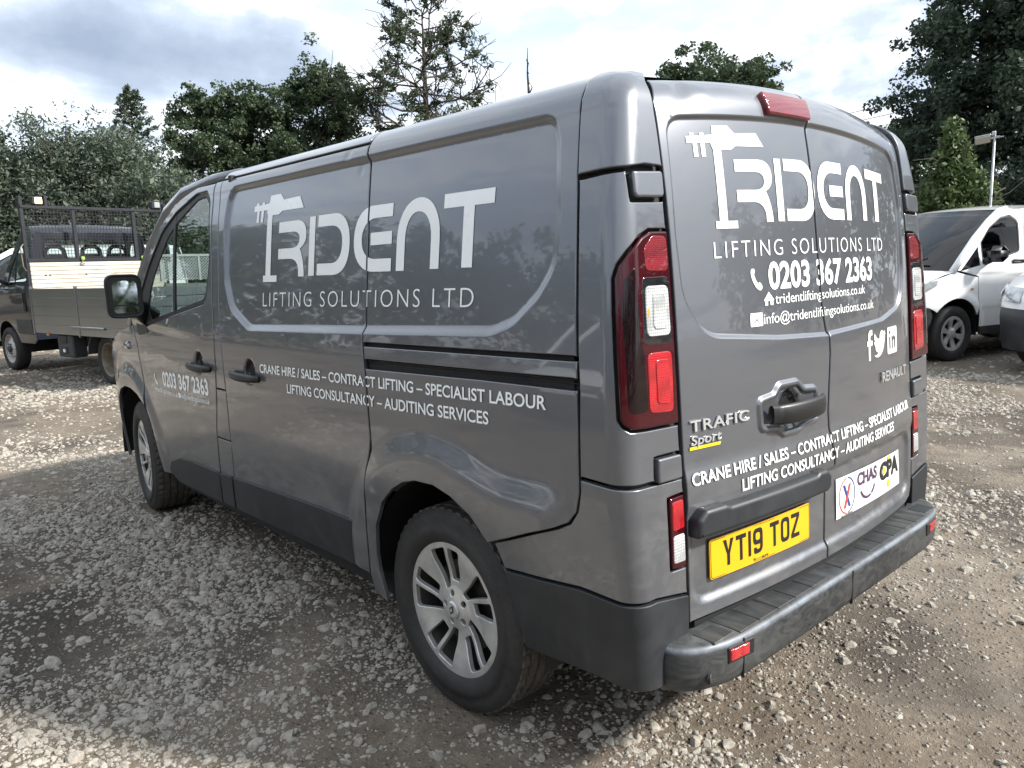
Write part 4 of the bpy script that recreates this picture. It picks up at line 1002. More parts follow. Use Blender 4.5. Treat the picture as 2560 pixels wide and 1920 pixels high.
def build_bumper(V):
    path = [(.30,.846),(.24,.847),(.19,.845),(.150,.838),(.118,.812),(.092,.770),(.074,.715),(.064,.65),(.059,.55),(.057,.40),(.056,.2),(.056,0.0)]
    path = path+[(x, -y) for x, y in path[-2::-1]]
    pth = np.array(path); s = np.concatenate([[0], np.cumsum(np.hypot(*np.diff(pth, axis=0).T))]); t = np.linspace(0, s[-1], 120)
    px, py = np.interp(t, s, pth[:, 0]), np.interp(t, s, pth[:, 1])
    tx, ty = np.gradient(px), np.gradient(py); L = np.hypot(tx, ty); nx, ny = ty/L, -tx/L    # towards the outside
    sg = np.sign(nx*(-1)+ny*np.sign(py)); sg[sg == 0] = 1; nx, ny = nx*sg, ny*sg
    #        offset outwards, z
    prof = [(-.10, .4715), (-.030, .4715), (-.014, .4705), (-.005, .4660), (0, .4580), (.001, .440), (.002, .40), (.0, .370), (-.006, .353), (-.022, .342), (-.10, .340)]
    rows = []
    for o, z in prof:
        for i in range(len(t)):
            oo = o; x = px[i]+nx[i]*oo; y = py[i]+ny[i]*oo
            if o <= -.09: x, y = max(x, .175), max(min(y, .80), -.80)
            rows.append((x, y, z))
    n = len(t); F = np.array([(i*n+j, i*n+j+1, (i+1)*n+j+1, (i+1)*n+j) for i in range(len(prof)-1) for j in range(n-1)])
    bp = part('rear_bumper', rows, F, M['bumper'], V)
    # step treads: raised pads across the top, two of them sunk
    ys = np.arange(.60, -.66, -.098)
    for i, y in enumerate(ys):
        sunk = i in (5, 7)
        b = MB(); b.box((.1235, y, .4698-(.003 if sunk else 0)), (.098, .0948, .007), bev=.0015)
        b.build('step_tread', M['step'] if not sunk else M['trim'], bp, False)
    for y in (.70, -.70): b = MB(); b.box((.122, y, .4692), (.070, .095, .007), bev=.003); b.build('step_tread', M['step'], bp)
    for sgn_ in (1, -1):
        y0, y1 = .695*sgn_+.012, .618*sgn_+.012
        xx = lambda y: float(np.interp(abs(y), [0, .2, .4, .55, .65, .715, .77], [.056, .056, .057, .059, .064, .074, .092]))
        a = Vector((xx(y0), y0, .431)); c = Vector((xx(y1), y1, .431)); ang = math.atan2(c.y-a.y, c.x-a.x); mid = (a+c)/2
        rt = Matrix.Rotation(ang, 3, 'Z')
        b = MB(); b.box((mid.x-.001, mid.y-sgn_*.010, mid.z-.001), (.105, .010, .046), rt, bev=.003); b.build('reflector_recess', M['black'], bp)
        b = MB(); b.box((mid.x-.004, mid.y, mid.z), (.074, .010, .031), rt, bev=.002); b.build('reflector', M['reflector'], bp)
    for y, z in ((.765, .385), (.40, .405), (-.30, .405)):
        x = float(np.interp(abs(y), [0, .65, .715, .77], [.056, .064, .074, .092])); b = MB()
        rt = Matrix.Rotation(R(28 if y > .7 else 0), 3, 'Z')
        W_ = MB(); W_.lathe([(0, -.0045), (.010, -.0045), (.0115, -.003), (.012, .004)], 'x', 20); W_.v = [tuple(rt @ Vector(p)+Vector((x, y, z))) for p in W_.v]; W_.build('parking_sensor', M['bumper'], bp, False)
        W_ = MB(); W_.lathe([(.0125, -.0035), (.0155, -.0035), (.016, .002)], 'x', 20); W_.v = [tuple(rt @ Vector(p)+Vector((x, y, z))) for p in W_.v]; W_.build('sensor_ring', M['black'], bp, False)
    for y in (.648, .028):
        x = float(np.interp(abs(y), [0, .65, .715], [.056, .064, .074])); b = MB(); b.box((x+.001, y, .405), (.008, .004, .11)); b.build('bumper_joint', M['black'], bp)

def van_graphics(V, ldo, rdo, door, sdoor, q_up, q_low):
    vin = M['vinyl']
    seam_side = [((float(SLIDE_SEAM(v)), v), (float(SLIDE_SEAM(v+.25)), v+.25), .0052) for v in ()]
    cutA = [((1.349,1.30),(1.352,1.80),.0052)]; cutB = [((1.314,.90),(1.326,1.10),.0052)]; cutC = [((1.348,1.20),(1.349,1.50),.0052)]
    sh = lambda x: x+.0115*(x+.94)
    lg = tridentlogo(); x0, x1 = sh(2.228), sh(.686)
    decal('logo_lettering', [([(x0+(x1-x0)*a, 1.39+.358*b) for a, b in o], []) for o in lg], sideD, vin, (sdoor, q_up), h=.035, cut=cutA)
    text('lettering', 'LIFTING SOLUTIONS LTD', sideD, (sh(2.114),1.287), (sh(.755),1.311), .058, vin, (sdoor, q_up), bold=-.012, space=1.25, cut=cutC)
    text('lettering', 'CRANE HIRE / SALES \u2013 CONTRACT LIFTING \u2013 SPECIALIST LABOUR', sideD, (2.150,1.012), (.456,1.053), .0350, vin, (sdoor, q_low), bold=.016, cut=cutB, off=.0022)
    text('lettering', 'LIFTING CONSULTANCY \u2013 AUDITING SERVICES', sideD, (1.909,.949), (.681,.985), .0355, vin, (sdoor, q_low), bold=.016, cut=cutB, off=.0022)
    text('lettering', '0203 367 2363', sideD, (3.385,.838), (2.742,.852), .075, vin, door, bold=.03)
    o, s, cx, cy = handset(3.50, .868, .052); decal('phone_symbol', [([(cx-s*.8*a, cy+s*b) for a, b in o], [])], sideD, vin, door)
    text('lettering', 'tridentliftingsolutions.co.uk', sideD, (3.535,.795), (3.175,.795), .026, vin, door, bold=.01)
    text('lettering', 'info@tridentliftingsolutions.co.uk', sideD, (3.125,.796), (2.745,.807), .026, vin, door, bold=.01)
    decal('envelope_symbol', [([(3.165,.795),(3.165,.822),(3.133,.822),(3.133,.795)], [])], sideD, vin, door)
    # rear doors
    sy = lambda v: float(REAR_SEAM(v))
    cr = [((sy(a), a), (sy(b), b), .0052) for a, b in ((1.50, 1.72),)]
    shr = lambda y: y-.006*(2.35-y)*.55
    y0, y1 = shr(.632), shr(-.50)
    decal('logo_lettering', [([(y0+(y1-y0)*a, 1.507+.271*b) for a, b in o_], []) for o_ in lg], rearD, vin, (ldo, rdo), h=.03, cut=cr)
    c2 = [((sy(a), a), (sy(b), b), .0052) for a, b in ((1.42, 1.50),)]
    text('lettering', 'LIFTING SOLUTIONS LTD', rearD, (shr(.567),1.429), (shr(-.457),1.436), .044, vin, (ldo, rdo), bold=-.012, space=1.25, cut=c2)
    text('lettering', '0203 367 2363', rearD, (shr(.336),1.339), (shr(-.343),1.342), .071, vin, (ldo, rdo), bold=.03, cut=[((sy(1.33), 1.33), (sy(1.42), 1.42), .0052)])
    o, s, cx, cy = handset(shr(.392), 1.372, .050); decal('phone_symbol', [([(cx-s*.85*a, cy+s*b) for a, b in o], [])], rearD, vin, ldo)
    text('lettering', 'tridentliftingsolutions.co.uk', rearD, (shr(.308),1.2945), (shr(-.273),1.297), .029, vin, (ldo, rdo), cut=[((sy(1.28), 1.28), (sy(1.33), 1.33), .0052)])
    text('lettering', 'info@tridentliftingsolutions.co.uk', rearD, (shr(.368),1.2405), (shr(-.345),1.243), .029, vin, (ldo, rdo), cut=[((sy(1.22), 1.22), (sy(1.28), 1.28), .0052)])
    a = shr(.339); house = [(a+.026,1.306),(a,1.331),(a-.026,1.306),(a-.020,1.306),(a-.020,1.2925),(a-.006,1.2925),(a-.006,1.305),(a+.006,1.305),(a+.006,1.2925),(a+.020,1.2925),(a+.020,1.306)]
    decal('house_symbol', [(house, [])], rearD, vin, ldo)
    a = shr(.431); b_ = shr(.373); m_ = (a+b_)/2; g = .0012
    decal('envelope_symbol', [([(a,1.2745),(b_,1.2745),(m_,1.2555)], []), ([(a,1.2365),(m_-.001,1.2525),(b_,1.2365)], []), ([(a,1.272),(m_+.003,1.2545),(a,1.2385)], []), ([(b_,1.272),(m_-.003,1.2545),(b_,1.2385)], [])], rearD, vin, ldo)
    # social symbols: f, bird, in
    f = [(0,0),(.030,0),(.030,.052),(.052,.052),(.054,.070),(.030,.070),(.030,.083),(.036,.089),(.054,.089),(.054,.108),(.030,.108),(.014,.100),(.010,.086),(.010,.070),(-.004,.070),(-.004,.052),(.010,.052),(.010,0)]
    decal('social_symbol', [([(-.264-.80*(p[0]), 1.068+.95*p[1]) for p in f[1:]], [])], rearD, vin, rdo)
    bird = bez((0,.012),(.02,.008),(.035,.012),(.045,.020),5)+bez((.045,.020),(.025,.020),(.018,.030),(.014,.038),4)+[(.022,.037)]+bez((.022,.037),(.008,.044),(.004,.054),(.004,.064),4)+[(.014,.060)]+bez((.014,.060),(.002,.072),(.004,.086),(.009,.093),4)+bez((.009,.093),(.024,.078),(.040,.070),(.058,.069),5)+bez((.058,.069),(.055,.096),(.085,.110),(.103,.092),6)+[(.118,.098),(.111,.086),(.122,.088),(.110,.074)]+bez((.110,.074),(.112,.020),(.050,-.016),(0,.012),9)
    decal('social_symbol', [([(-.320-.95*p[0], 1.070+.92*p[1]) for p in bird], [])], rearD, vin, rdo)
    q0 = -.455; box = rpoly([(q0,1.071,.008),(q0,1.166,.008),(q0-.105,1.166,.008),(q0-.105,1.071,.008)], n=3)
    i1 = [(q0-.018,1.088),(q0-.018,1.133),(q0-.034,1.133),(q0-.034,1.088)]; i2 = [(q0-.018,1.141),(q0-.018,1.154),(q0-.034,1.154),(q0-.034,1.141)]
    nn = [(q0-.044,1.088),(q0-.044,1.133),(q0-.058,1.133),(q0-.058,1.128),(q0-.068,1.134),(q0-.080,1.133),(q0-.088,1.122),(q0-.088,1.088),(q0-.073,1.088),(q0-.073,1.116),(q0-.066,1.120),(q0-.059,1.113),(q0-.059,1.088)]
    decal('social_symbol', [(box, [i1, i2, nn])], rearD, vin, rdo)
    cL = lambda v: [((sy(v-.03), v-.03), (sy(v+.05), v+.05), .0052)]
    text('lettering', 'CRANE HIRE / SALES \u2013 CONTRACT LIFTING \u2013 SPECIALIST LABOUR', rearD, (.713,.8455), (-.663,.8475), .031, vin, (ldo, rdo), bold=.016, cut=cL(.85), off=.0030)
    text('lettering', 'LIFTING CONSULTANCY \u2013 AUDITING SERVICES', rearD, (.517,.7955), (-.476,.797), .032, vin, (ldo, rdo), bold=.016, cut=cL(.80), off=.0030)
    # raised badges
    text('model_badge', 'TRAFIC', rear, (.706,.986), (.470,.985), .028, M['chrome'], ldo, bold=.012, off=.002, thick=.004, space=1.1)
    text('model_badge', 'Sport', rear, (.706,.950), (.590,.951), .024, M['chrome'], ldo, bold=.010, off=.002, thick=.003, lean=.2)
    decal('badge_stripe', [([(.711,.938),(.709,.946),(.590,.945),(.594,.937)], [])], rear, M['yellow_trim'], ldo, off=.003)
    text('maker_badge', 'RENAULT', rear, (-.377,.982), (-.647,.980), .034, M['chrome'], rdo, bold=.012, off=.004, thick=.004)
    # accreditation sticker on the right door
    st = decal('sticker', [([(-.013,.583),(-.013,.716),(-.585,.703),(-.598,.572)], [])], rearD, M['sticker'], rdo, off=.004, h=.05)
    def ring(cx, cy, r0, r1, a0=0, a1=360, n=30, ky=1.0):
        t = np.radians(np.linspace(a0, a1, n)); return [(cx-r1*math.cos(a), cy+r1*ky*math.sin(a)) for a in t]+[(cx-r0*math.cos(a), cy+r0*ky*math.sin(a)) for a in t[::-1]]
    cx, cy = -.092, .647
    decal('seal_print', [(ring(cx, cy, .056, .060, 95, 265), [])], rearD, M['print_red'], rdo, off=.0052)
    decal('seal_print', [(ring(cx, cy, .056, .060, -85, 85), [])], rearD, M['print_blue'], rdo, off=.0052)
    decal('seal_print', [([(cx-.026,cy-.040),(cx-.012,cy-.040),(cx+.030,cy+.038),(cx+.016,cy+.038)], [])], rearD, M['print_blue'], rdo, off=.0052)
    decal('seal_print', [([(cx+.026,cy-.040),(cx+.012,cy-.040),(cx-.028,cy+.036),(cx-.014,cy+.036)], [])], rearD, M['print_red'], rdo, off=.0056)
    text('seal_print', 'Accredited', rearD, (cx+.046,.580), (cx-.040,.580), .010, M['plate_black'], rdo, off=.0052, bold=.01)
    text('sticker_print', 'CHAS', rearD, (-.172,.660), (-.345,.655), .040, M['purple'], rdo, off=.0052, bold=.035)
    decal('sticker_print', [(ring(-.262, .652, .058, .070, 200, 292, 14, .75), []), (ring(-.262, .652, .058, .070, 300, 340, 8, .75), [])], rearD, M['purple'], rdo, off=.0052)
    text('sticker_print', 'CPA', rearD, (-.372,.632), (-.578,.630), .056, M['plate_black'], rdo, off=.0052, bold=.055)
    decal('sticker_print', [([(-.452,.692),(-.452,.703),(-.480,.703),(-.480,.692)], []), ([(-.450,.592),(-.450,.618),(-.478,.618),(-.478,.592)], []), ([(-.405,.640),(-.405,.680),(-.435,.660)], [])], rearD, M['yellow_trim'], rdo, off=.0060)
    text('sticker_print', 'Construction Plant-hire', rearD, (-.375,.606), (-.440,.606), .006, M['plate_black'], rdo, off=.0052)
build_grey_van()
# ------------------------------------------------------------------ ground, gravel
def vnoise(x, y, seed=0):
    x = np.asarray(x, float); y = np.asarray(y, float); xi = np.floor(x).astype(np.int64); yi = np.floor(y).astype(np.int64)
    fx = x-xi; fy = y-yi; fx = fx*fx*(3-2*fx); fy = fy*fy*(3-2*fy)
    def h(a, b):
        n = (a*374761393+b*668265263+seed*982451653) & 0xffffffff; n = ((n ^ (n >> 13))*1274126177) & 0xffffffff
        return ((n ^ (n >> 16)) & 0xffff)/65535.0
    return (h(xi, yi)*(1-fx)+h(xi+1, yi)*fx)*(1-fy)+(h(xi, yi+1)*(1-fx)+h(xi+1, yi+1)*fx)*fy
def fbm(x, y, o=4, seed=0):
    s = 0; a = .5; 
    for i in range(o): s = s+a*vnoise(x*2**i, y*2**i, seed+i*17); a *= .5
    return s/(1-.5**o)
FLAT = [(.968,.82),(4.07,.81),(.968,-.82),(4.07,-.81)]
def ground_z(x, y):
    z = .055*(fbm(x*.45, y*.45, 3, 3)-.5)+.030*(fbm(x*1.9, y*1.9, 3, 8)-.5)
    k = np.ones_like(z)
    for fx, fy in FLAT: k = np.minimum(k, np.clip((np.hypot(x-fx, y-fy)-.18)/.5, 0, 1))
    return z*k-.004
def build_ground():
    def axis(lo, hi, c, n):
        t = np.linspace(-1, 1, n); s = np.sinh(t*6.2)/np.sinh(6.2); return np.where(s < 0, c+s*(c-lo), c+s*(hi-c))
    X = axis(-420, 420, 2.2, 420); Y = axis(-420, 420, -.5, 420)
    gx, gy = np.meshgrid(X, Y); z = ground_z(gx, gy); n = len(X)
    V = np.stack([gx, gy, z], -1).reshape(-1, 3); i = np.arange((n-1)*n); i = i[(i % n) < n-1]
    F = np.stack([i, i+1, i+n+1, i+n], 1)
    b = NB('yard_ground'); c = b.pos()
    n1 = b.noise(.55, 6, .6, c, .4); n2 = b.noise(5, 8, .68, c, .3); n3 = b.noise(45, 6, .7, c); v1 = b.vor(38, c); v2 = b.vor(90, c)
    soil = b.ramp(b.math('ADD', b.math('MULTIPLY', n2, .6), b.math('MULTIPLY', n3, .4)), [(.34, (.082, .065, .049)), (.52, (.150, .121, .092)), (.68, (.235, .195, .150))])
    dusty = b.ramp(b.math('ADD', b.math('MULTIPLY', n2, .5), b.math('MULTIPLY', n3, .5)), [(.36, (.130, .108, .085)), (.66, (.27, .232, .185))])
    colr = b.mix(b.ramp(n1, [(.42, 0.0), (.60, 1.0)]), soil, dusty)
    colr = b.mix(b.ramp(b.math('ADD', b.noise(.8, 3, .5, b.vscale(c, (1, 1, 1))), 0.0), [(.54, 0.0), (.66, .75)]), colr, (.040, .036, .032))
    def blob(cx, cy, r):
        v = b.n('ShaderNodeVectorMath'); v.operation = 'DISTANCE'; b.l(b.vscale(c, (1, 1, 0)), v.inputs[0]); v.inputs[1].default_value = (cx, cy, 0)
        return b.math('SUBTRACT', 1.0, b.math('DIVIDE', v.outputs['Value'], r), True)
    dark_soil = b.math('ADD', b.math('ADD', blob(3.4, 1.45, 1.5), blob(2.2, 1.5, 1.0)), b.math('ADD', blob(-.2, -2.6, 1.5), blob(1.0, -4.5, 1.4)))  # soil darkened in soft blobs, broken up by noise
    dark_soil = b.math('MULTIPLY', dark_soil, b.ramp(b.noise(1.7, 6, .65, c), [(.38, .2), (.6, 1.6)]))
    colr = b.mix(b.ramp(dark_soil, [(.25, 0.0), (.6, .55)]), colr, b.ramp(n3, [(.3, (.022, .019, .017)), (.7, (.055, .048, .041))]))
    grit = b.math('MULTIPLY', b.ramp(v1, [(.16, 1.0), (.30, 0.0)]), b.ramp(b.noise(2.0, 4, .6, c), [(.40, .1), (.58, .85)]))
    colr = b.mix(b.math('MULTIPLY', grit, .7), colr, b.ramp(n3, [(.3, (.20, .19, .17)), (.7, (.42, .40, .37))]))
    grit2 = b.ramp(v2, [(.14, .55), (.26, 0.0)]); colr = b.mix(grit2, colr, (.30, .28, .25))
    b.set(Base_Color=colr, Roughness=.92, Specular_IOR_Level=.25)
    h = b.math('ADD', b.math('MULTIPLY', n3, .5), b.math('ADD', b.math('MULTIPLY', b.ramp(v1, [(.0, 1.0), (.34, 0.0)]), .7), b.math('MULTIPLY', b.ramp(v2, [(0.0, 1.0), (.3, 0.0)]), .3)))
    b.bump(h, .9, .018)
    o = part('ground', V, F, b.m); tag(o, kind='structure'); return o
def build_gravel():
    # stone shapes, kept outside the scene and instanced by one stuff object
    col = bpy.data.collections.new('stone_shapes')
    b = NB('gravel_stone'); oi = b.n('ShaderNodeObjectInfo').outputs['Random']; c = b.coord(); n1 = b.noise(2.2, 5, .65, c)
    base = b.ramp(oi, [(0.0, (.21, .180, .142)), (.25, (.36, .325, .268)), (.6, (.45, .412, .350)), (.88, (.49, .456, .396)), (1.0, (.55, .515, .452))])
    b.set(Base_Color=b.mix(.55, base, b.ramp(n1, [(.32, (.13, .112, .090)), (.66, (.46, .43, .38))])), Roughness=.88, Specular_IOR_Level=.3)
    b.bump(b.noise(9, 4, .6, c), .35, .08)
    rng = np.random.default_rng(11); phi = (1+5**.5)/2
    ico = np.array([(-1,phi,0),(1,phi,0),(-1,-phi,0),(1,-phi,0),(0,-1,phi),(0,1,phi),(0,-1,-phi),(0,1,-phi),(phi,0,-1),(phi,0,1),(-phi,0,-1),(-phi,0,1)], float); ico /= np.linalg.norm(ico[0])
    icf = [(0,11,5),(0,5,1),(0,1,7),(0,7,10),(0,10,11),(1,5,9),(5,11,4),(11,10,2),(10,7,6),(7,1,8),(3,9,4),(3,4,2),(3,2,6),(3,6,8),(3,8,9),(4,9,5),(2,4,11),(6,2,10),(8,6,7),(9,8,1)]
    V0 = [tuple(p) for p in ico]; F0 = []; mid = {}
    def mp(a, b_):
        k = (min(a, b_), max(a, b_))
        if k not in mid: q = np.array(V0[a])+np.array(V0[b_]); V0.append(tuple(q/np.linalg.norm(q))); mid[k] = len(V0)-1
        return mid[k]
    for a, b_, c_ in icf:
        x, y, z = mp(a, b_), mp(b_, c_), mp(c_, a); F0 += [(a, x, z), (b_, y, x), (c_, z, y), (x, y, z)]
    U = np.array(V0)
    for k in range(9):
        P = U.copy()
        for _ in range(9):      # chip flat faces off a ball
            n = rng.normal(size=3); n /= np.linalg.norm(n); d = rng.uniform(.55, .85); e = P@n-d; P = P-np.clip(e, 0, None)[:, None]*n
        P *= np.array([1.0, rng.uniform(.62, .95), rng.uniform(.45, .75)]); P += rng.normal(scale=.02, size=P.shape)
        me = mesh_np('stone', P, np.array(F0), b.m, smooth=False); o = bpy.data.objects.new('stone', me); col.objects.link(o)
    cx, cy = CAM_POS[:2]
    def ring(r0, r1, dens, smin, smean, smax, seed):
        rg = np.random.default_rng(seed); A = .5*(r1*r1-r0*r0)*R(100); n = int(A*dens)
        r = np.sqrt(rg.uniform(r0*r0, r1*r1, n)); a = R(-42)+rg.uniform(-R(50), R(50), n)
        x = cx+r*np.cos(a); y = cy+r*np.sin(a)
        m = fbm(x*.42+3.7, y*.42, 4, 21)+.35*(fbm(x*1.6, y*1.6, 3, 5)-.5)
        # worn wheel tracks and bare soil patches stay thinner
        prob = np.clip((m-.40)/.16, .10, 1.0)
        side_y = np.exp(-((y-1.75)/.42)**2)*np.exp(-((x-1.9)/1.7)**2); prob = np.clip(prob+.9*side_y, 0, 1)
        bare = np.exp(-(((x-3.3)/.9)**2+((y-1.75)/.30)**2))+.9*np.exp(-(((x-2.35)/.35)**2+((y-1.75)/.22)**2)); prob *= 1-.88*np.clip(bare, 0, 1)
        right = np.clip((.75-y)/.5, 0, 1)*np.clip((1.2-x)/1.0, 0, 1); prob *= 1-.72*right
        keep = rg.uniform(size=n) < prob; x, y = x[keep], y[keep]; n = len(x)
        s = np.clip(smean*np.exp(rg.normal(0, .42, n)), smin, smax); return x, y, s
    P = [ring(.8, 3.2, 6000, .0022, .0058, .016, 1), ring(.8, 3.2, 980, .008, .0142, .036, 7), ring(3.2, 6, 3300, .0035, .0080, .024, 2), ring(3.2, 6, 640, .010, .0170, .042, 8), ring(6, 10, 950, .007, .0140, .038, 3), ring(10, 17, 300, .012, .022, .05, 4), ring(17, 32, 30, .02, .034, .06, 5)]
    x = np.concatenate([p[0] for p in P]); y = np.concatenate([p[1] for p in P]); s = np.concatenate([p[2] for p in P]); n = len(x)
    ok = np.ones(n, bool)
    for hx, hy in FLAT: ok &= ~((np.abs(x-hx) < .16) & (np.abs(y-hy) < .135))
    x, y, s = x[ok], y[ok], s[ok]; n = len(x)
    z = ground_z(x, y)-s*.05
    me = bpy.data.meshes.new('gravel'); me.vertices.add(n); me.vertices.foreach_set('co', np.stack([x, y, z], 1).astype(np.float32).ravel())
    rg = np.random.default_rng(3)
    def attr(nm, ty, d, key): a = me.attributes.new(nm, ty, 'POINT'); a.data.foreach_set(key, d)
    attr('rot', 'FLOAT_VECTOR', np.stack([rg.normal(0, .35, n), rg.normal(0, .35, n), rg.uniform(0, 6.28, n)], 1).astype(np.float32).ravel(), 'vector')
    attr('scl', 'FLOAT', s.astype(np.float32), 'value'); attr('pick', 'INT', rg.integers(0, 9, n).astype(np.int32), 'value')
    o = bpy.data.objects.new('gravel', me); COL.objects.link(o); tag(o, kind='stuff'); me.materials.append(b.m)
    ng = bpy.data.node_groups.new('gravel_spread', 'GeometryNodeTree')
    ng.interface.new_socket('Geometry', in_out='INPUT', socket_type='NodeSocketGeometry'); ng.interface.new_socket('Geometry', in_out='OUTPUT', socket_type='NodeSocketGeometry')
    N = ng.nodes.new; L = ng.links.new; gi = N('NodeGroupInput'); go = N('NodeGroupOutput'); ip = N('GeometryNodeInstanceOnPoints'); ci = N('GeometryNodeCollectionInfo')
    ci.inputs['Collection'].default_value = col; ci.inputs['Separate Children'].default_value = True; ci.inputs['Reset Children'].default_value = True
    def na(nm, ty): q = N('GeometryNodeInputNamedAttribute'); q.data_type = ty; q.inputs['Name'].default_value = nm; return [s_ for s_ in q.outputs if s_.enabled and s_.name == 'Attribute'][0]
    L(gi.outputs[0], ip.inputs['Points']); L(ci.outputs[0], ip.inputs['Instance']); ip.inputs['Pick Instance'].default_value = True
    L(na('pick', 'INT'), ip.inputs['Instance Index']); L(na('scl', 'FLOAT'), ip.inputs['Scale'])
    e2r = N('FunctionNodeEulerToRotation'); L(na('rot', 'FLOAT_VECTOR'), e2r.inputs[0]); L(e2r.outputs[0], ip.inputs['Rotation'])
    L(ip.outputs[0], go.inputs[0]); md = o.modifiers.new('spread', 'NODES'); md.node_group = ng
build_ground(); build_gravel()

# ------------------------------------------------------------------ trees
def leaf_mat(name, a, b_, rough=.55):
    b = NB(name); c = b.pos(); n1 = b.noise(1.3, 4, .6, c); n2 = b.noise(11, 3, .6, c)
    col = b.ramp(b.math('ADD', b.math('MULTIPLY', n1, .5), b.math('MULTIPLY', n2, .5)), [(.36, a), (.64, b_)])
    b.set(Base_Color=col, Roughness=rough, Specular_IOR_Level=.35)
    tl = b.n('ShaderNodeBsdfTranslucent'); b.l(col, tl.inputs[0]); mx = b.n('ShaderNodeMixShader'); mx.inputs[0].default_value = .28
    b.l(b.p.outputs[0], mx.inputs[1]); b.l(tl.outputs[0], mx.inputs[2]); b.l(mx.outputs[0], b.out.inputs[0]); return b.m
LEAF = dict(oak=leaf_mat('oak_leaves', (.042, .066, .036), (.086, .120, .062)), willow=leaf_mat('willow_leaves', (.066, .090, .064), (.120, .148, .104)),
            light=leaf_mat('light_green_leaves', (.075, .115, .042), (.14, .185, .075)), dark=leaf_mat('dark_leaves', (.040, .064, .044), (.082, .114, .072)), fir=leaf_mat('conifer_needles', (.045, .066, .040), (.085, .115, .066)))
BARK = plain('bark', (.060, .052, .044), .9, var=.4, scale=3)
def frames(n, rg):
    d = rg.normal(size=(n, 3)); d[:, 2] = np.abs(d[:, 2])*.8+.25; d /= np.linalg.norm(d, axis=1)[:, None]
    a = np.cross(d, rg.normal(size=(n, 3))); a /= np.linalg.norm(a, axis=1)[:, None]; return a, np.cross(d, a)
def leaves(C, rad, per, size, rg, aspect=.6, squash=.75):
    """C (m,3) cluster centres, rad (m) cluster radii -> leaf quads"""
    C = np.repeat(C, per, 0); r = np.repeat(rad, per); n = len(C)
    d = rg.normal(size=(n, 3)); d /= np.linalg.norm(d, axis=1)[:, None]; d *= (rg.uniform(0, 1, n)**.45*r)[:, None]; d[:, 2] *= squash
    P = C+d; a, b = frames(n, rg); s = size*np.exp(rg.normal(0, .3, n))[:, None]
    V = np.stack([P-a*s, P-b*s*aspect, P+a*s, P+b*s*aspect], 1).reshape(-1, 3); return V, np.arange(4*n).reshape(n, 4)
def skeleton(H, rg, r0=.22, h0=.25, nl=16, reach=2.5, shape=None, rise=.6, lean=(0, 0), twigs=5, trunk_top=.93, wob=.12, thin=.008, sub=0):
    """tapered trunk with limbs and twigs: list of (points, radii) and list of tips"""
    br = []; tips = []; n = 12; p = np.zeros((n, 3)); t = np.linspace(0, 1, n)
    p[:, 2] = t*H*trunk_top; w = np.cumsum(rg.normal(0, wob*H/40, (n, 2)), 0); p[:, :2] = w+np.outer(t, np.array(lean)*H); p[0, :2] = 0
    br.append((p, r0*(1-t)**.8+.02))
    for k in range(nl):
        f = h0+(1-h0)*((k+.5)/nl)**.9; q = np.array([np.interp(f, t, p[:, i]) for i in range(3)])
        az = k*2.399+rg.uniform(-.5, .5); L = reach*(shape(f) if shape else 1.0)*rg.uniform(.75, 1.2)
        el = rise*rg.uniform(.6, 1.3)+.5*max(0, f-.7); m = 7; pts = [q]; d = np.array([math.cos(az)*math.cos(el), math.sin(az)*math.cos(el), math.sin(el)])
        for j in range(m-1):
            d = d+rg.normal(0, .24, 3)+np.array([0, 0, .05]); d /= np.linalg.norm(d); pts.append(pts[-1]+d*L/(m-1))
        pts = np.array(pts); rb = r0*.40*(1-f*.7); br.append((pts, np.linspace(rb, thin*1.5, m)))
        tips.append((pts[-1], f, 1.0))
        for j in range(twigs):
            u = rg.uniform(.35, .98); i = min(m-2, int(u*(m-1))); s = pts[i]+(pts[i+1]-pts[i])*(u*(m-1)-i)
            e = (pts[i+1]-pts[i]); e /= np.linalg.norm(e); e = e+rg.normal(0, .75, 3)+np.array([0, 0, .2]); e /= np.linalg.norm(e); l = L*rg.uniform(.22, .42)
            tw = [s]; 
            for q_ in range(3): e = e+rg.normal(0, .25, 3); e /= np.linalg.norm(e); tw.append(tw[-1]+e*l/3)
            br.append((np.array(tw), np.linspace(rb*.45*(1-u*.5)+thin, thin, 4))); tips.append((tw[-1], f, .8)); tips.append(((np.array(tw[1])+tw[2])/2, f, .7))
            for q_ in range(sub):
                s2 = tw[1+q_ % 3]; e2 = e+rg.normal(0, .8, 3); e2 /= np.linalg.norm(e2); l2 = l*rg.uniform(.4, .8); m2 = s2+e2*l2*.5+rg.normal(0, .06, 3)
                br.append((np.array([s2, m2, m2+(e2+rg.normal(0, .4, 3))*l2*.5]), np.array([thin, thin*.8, thin*.6])))
    return br, tips
def branch_mesh(name, br, mat, parent, k=5):
    b = MB()
    for pts, rad in br: b.tube(pts, list(rad), k, cap=False)
    return b.build(name, mat, parent, True)
def place(az, D): return CAM_POS[0]+D*math.cos(R(az)), CAM_POS[1]+D*math.sin(R(az))
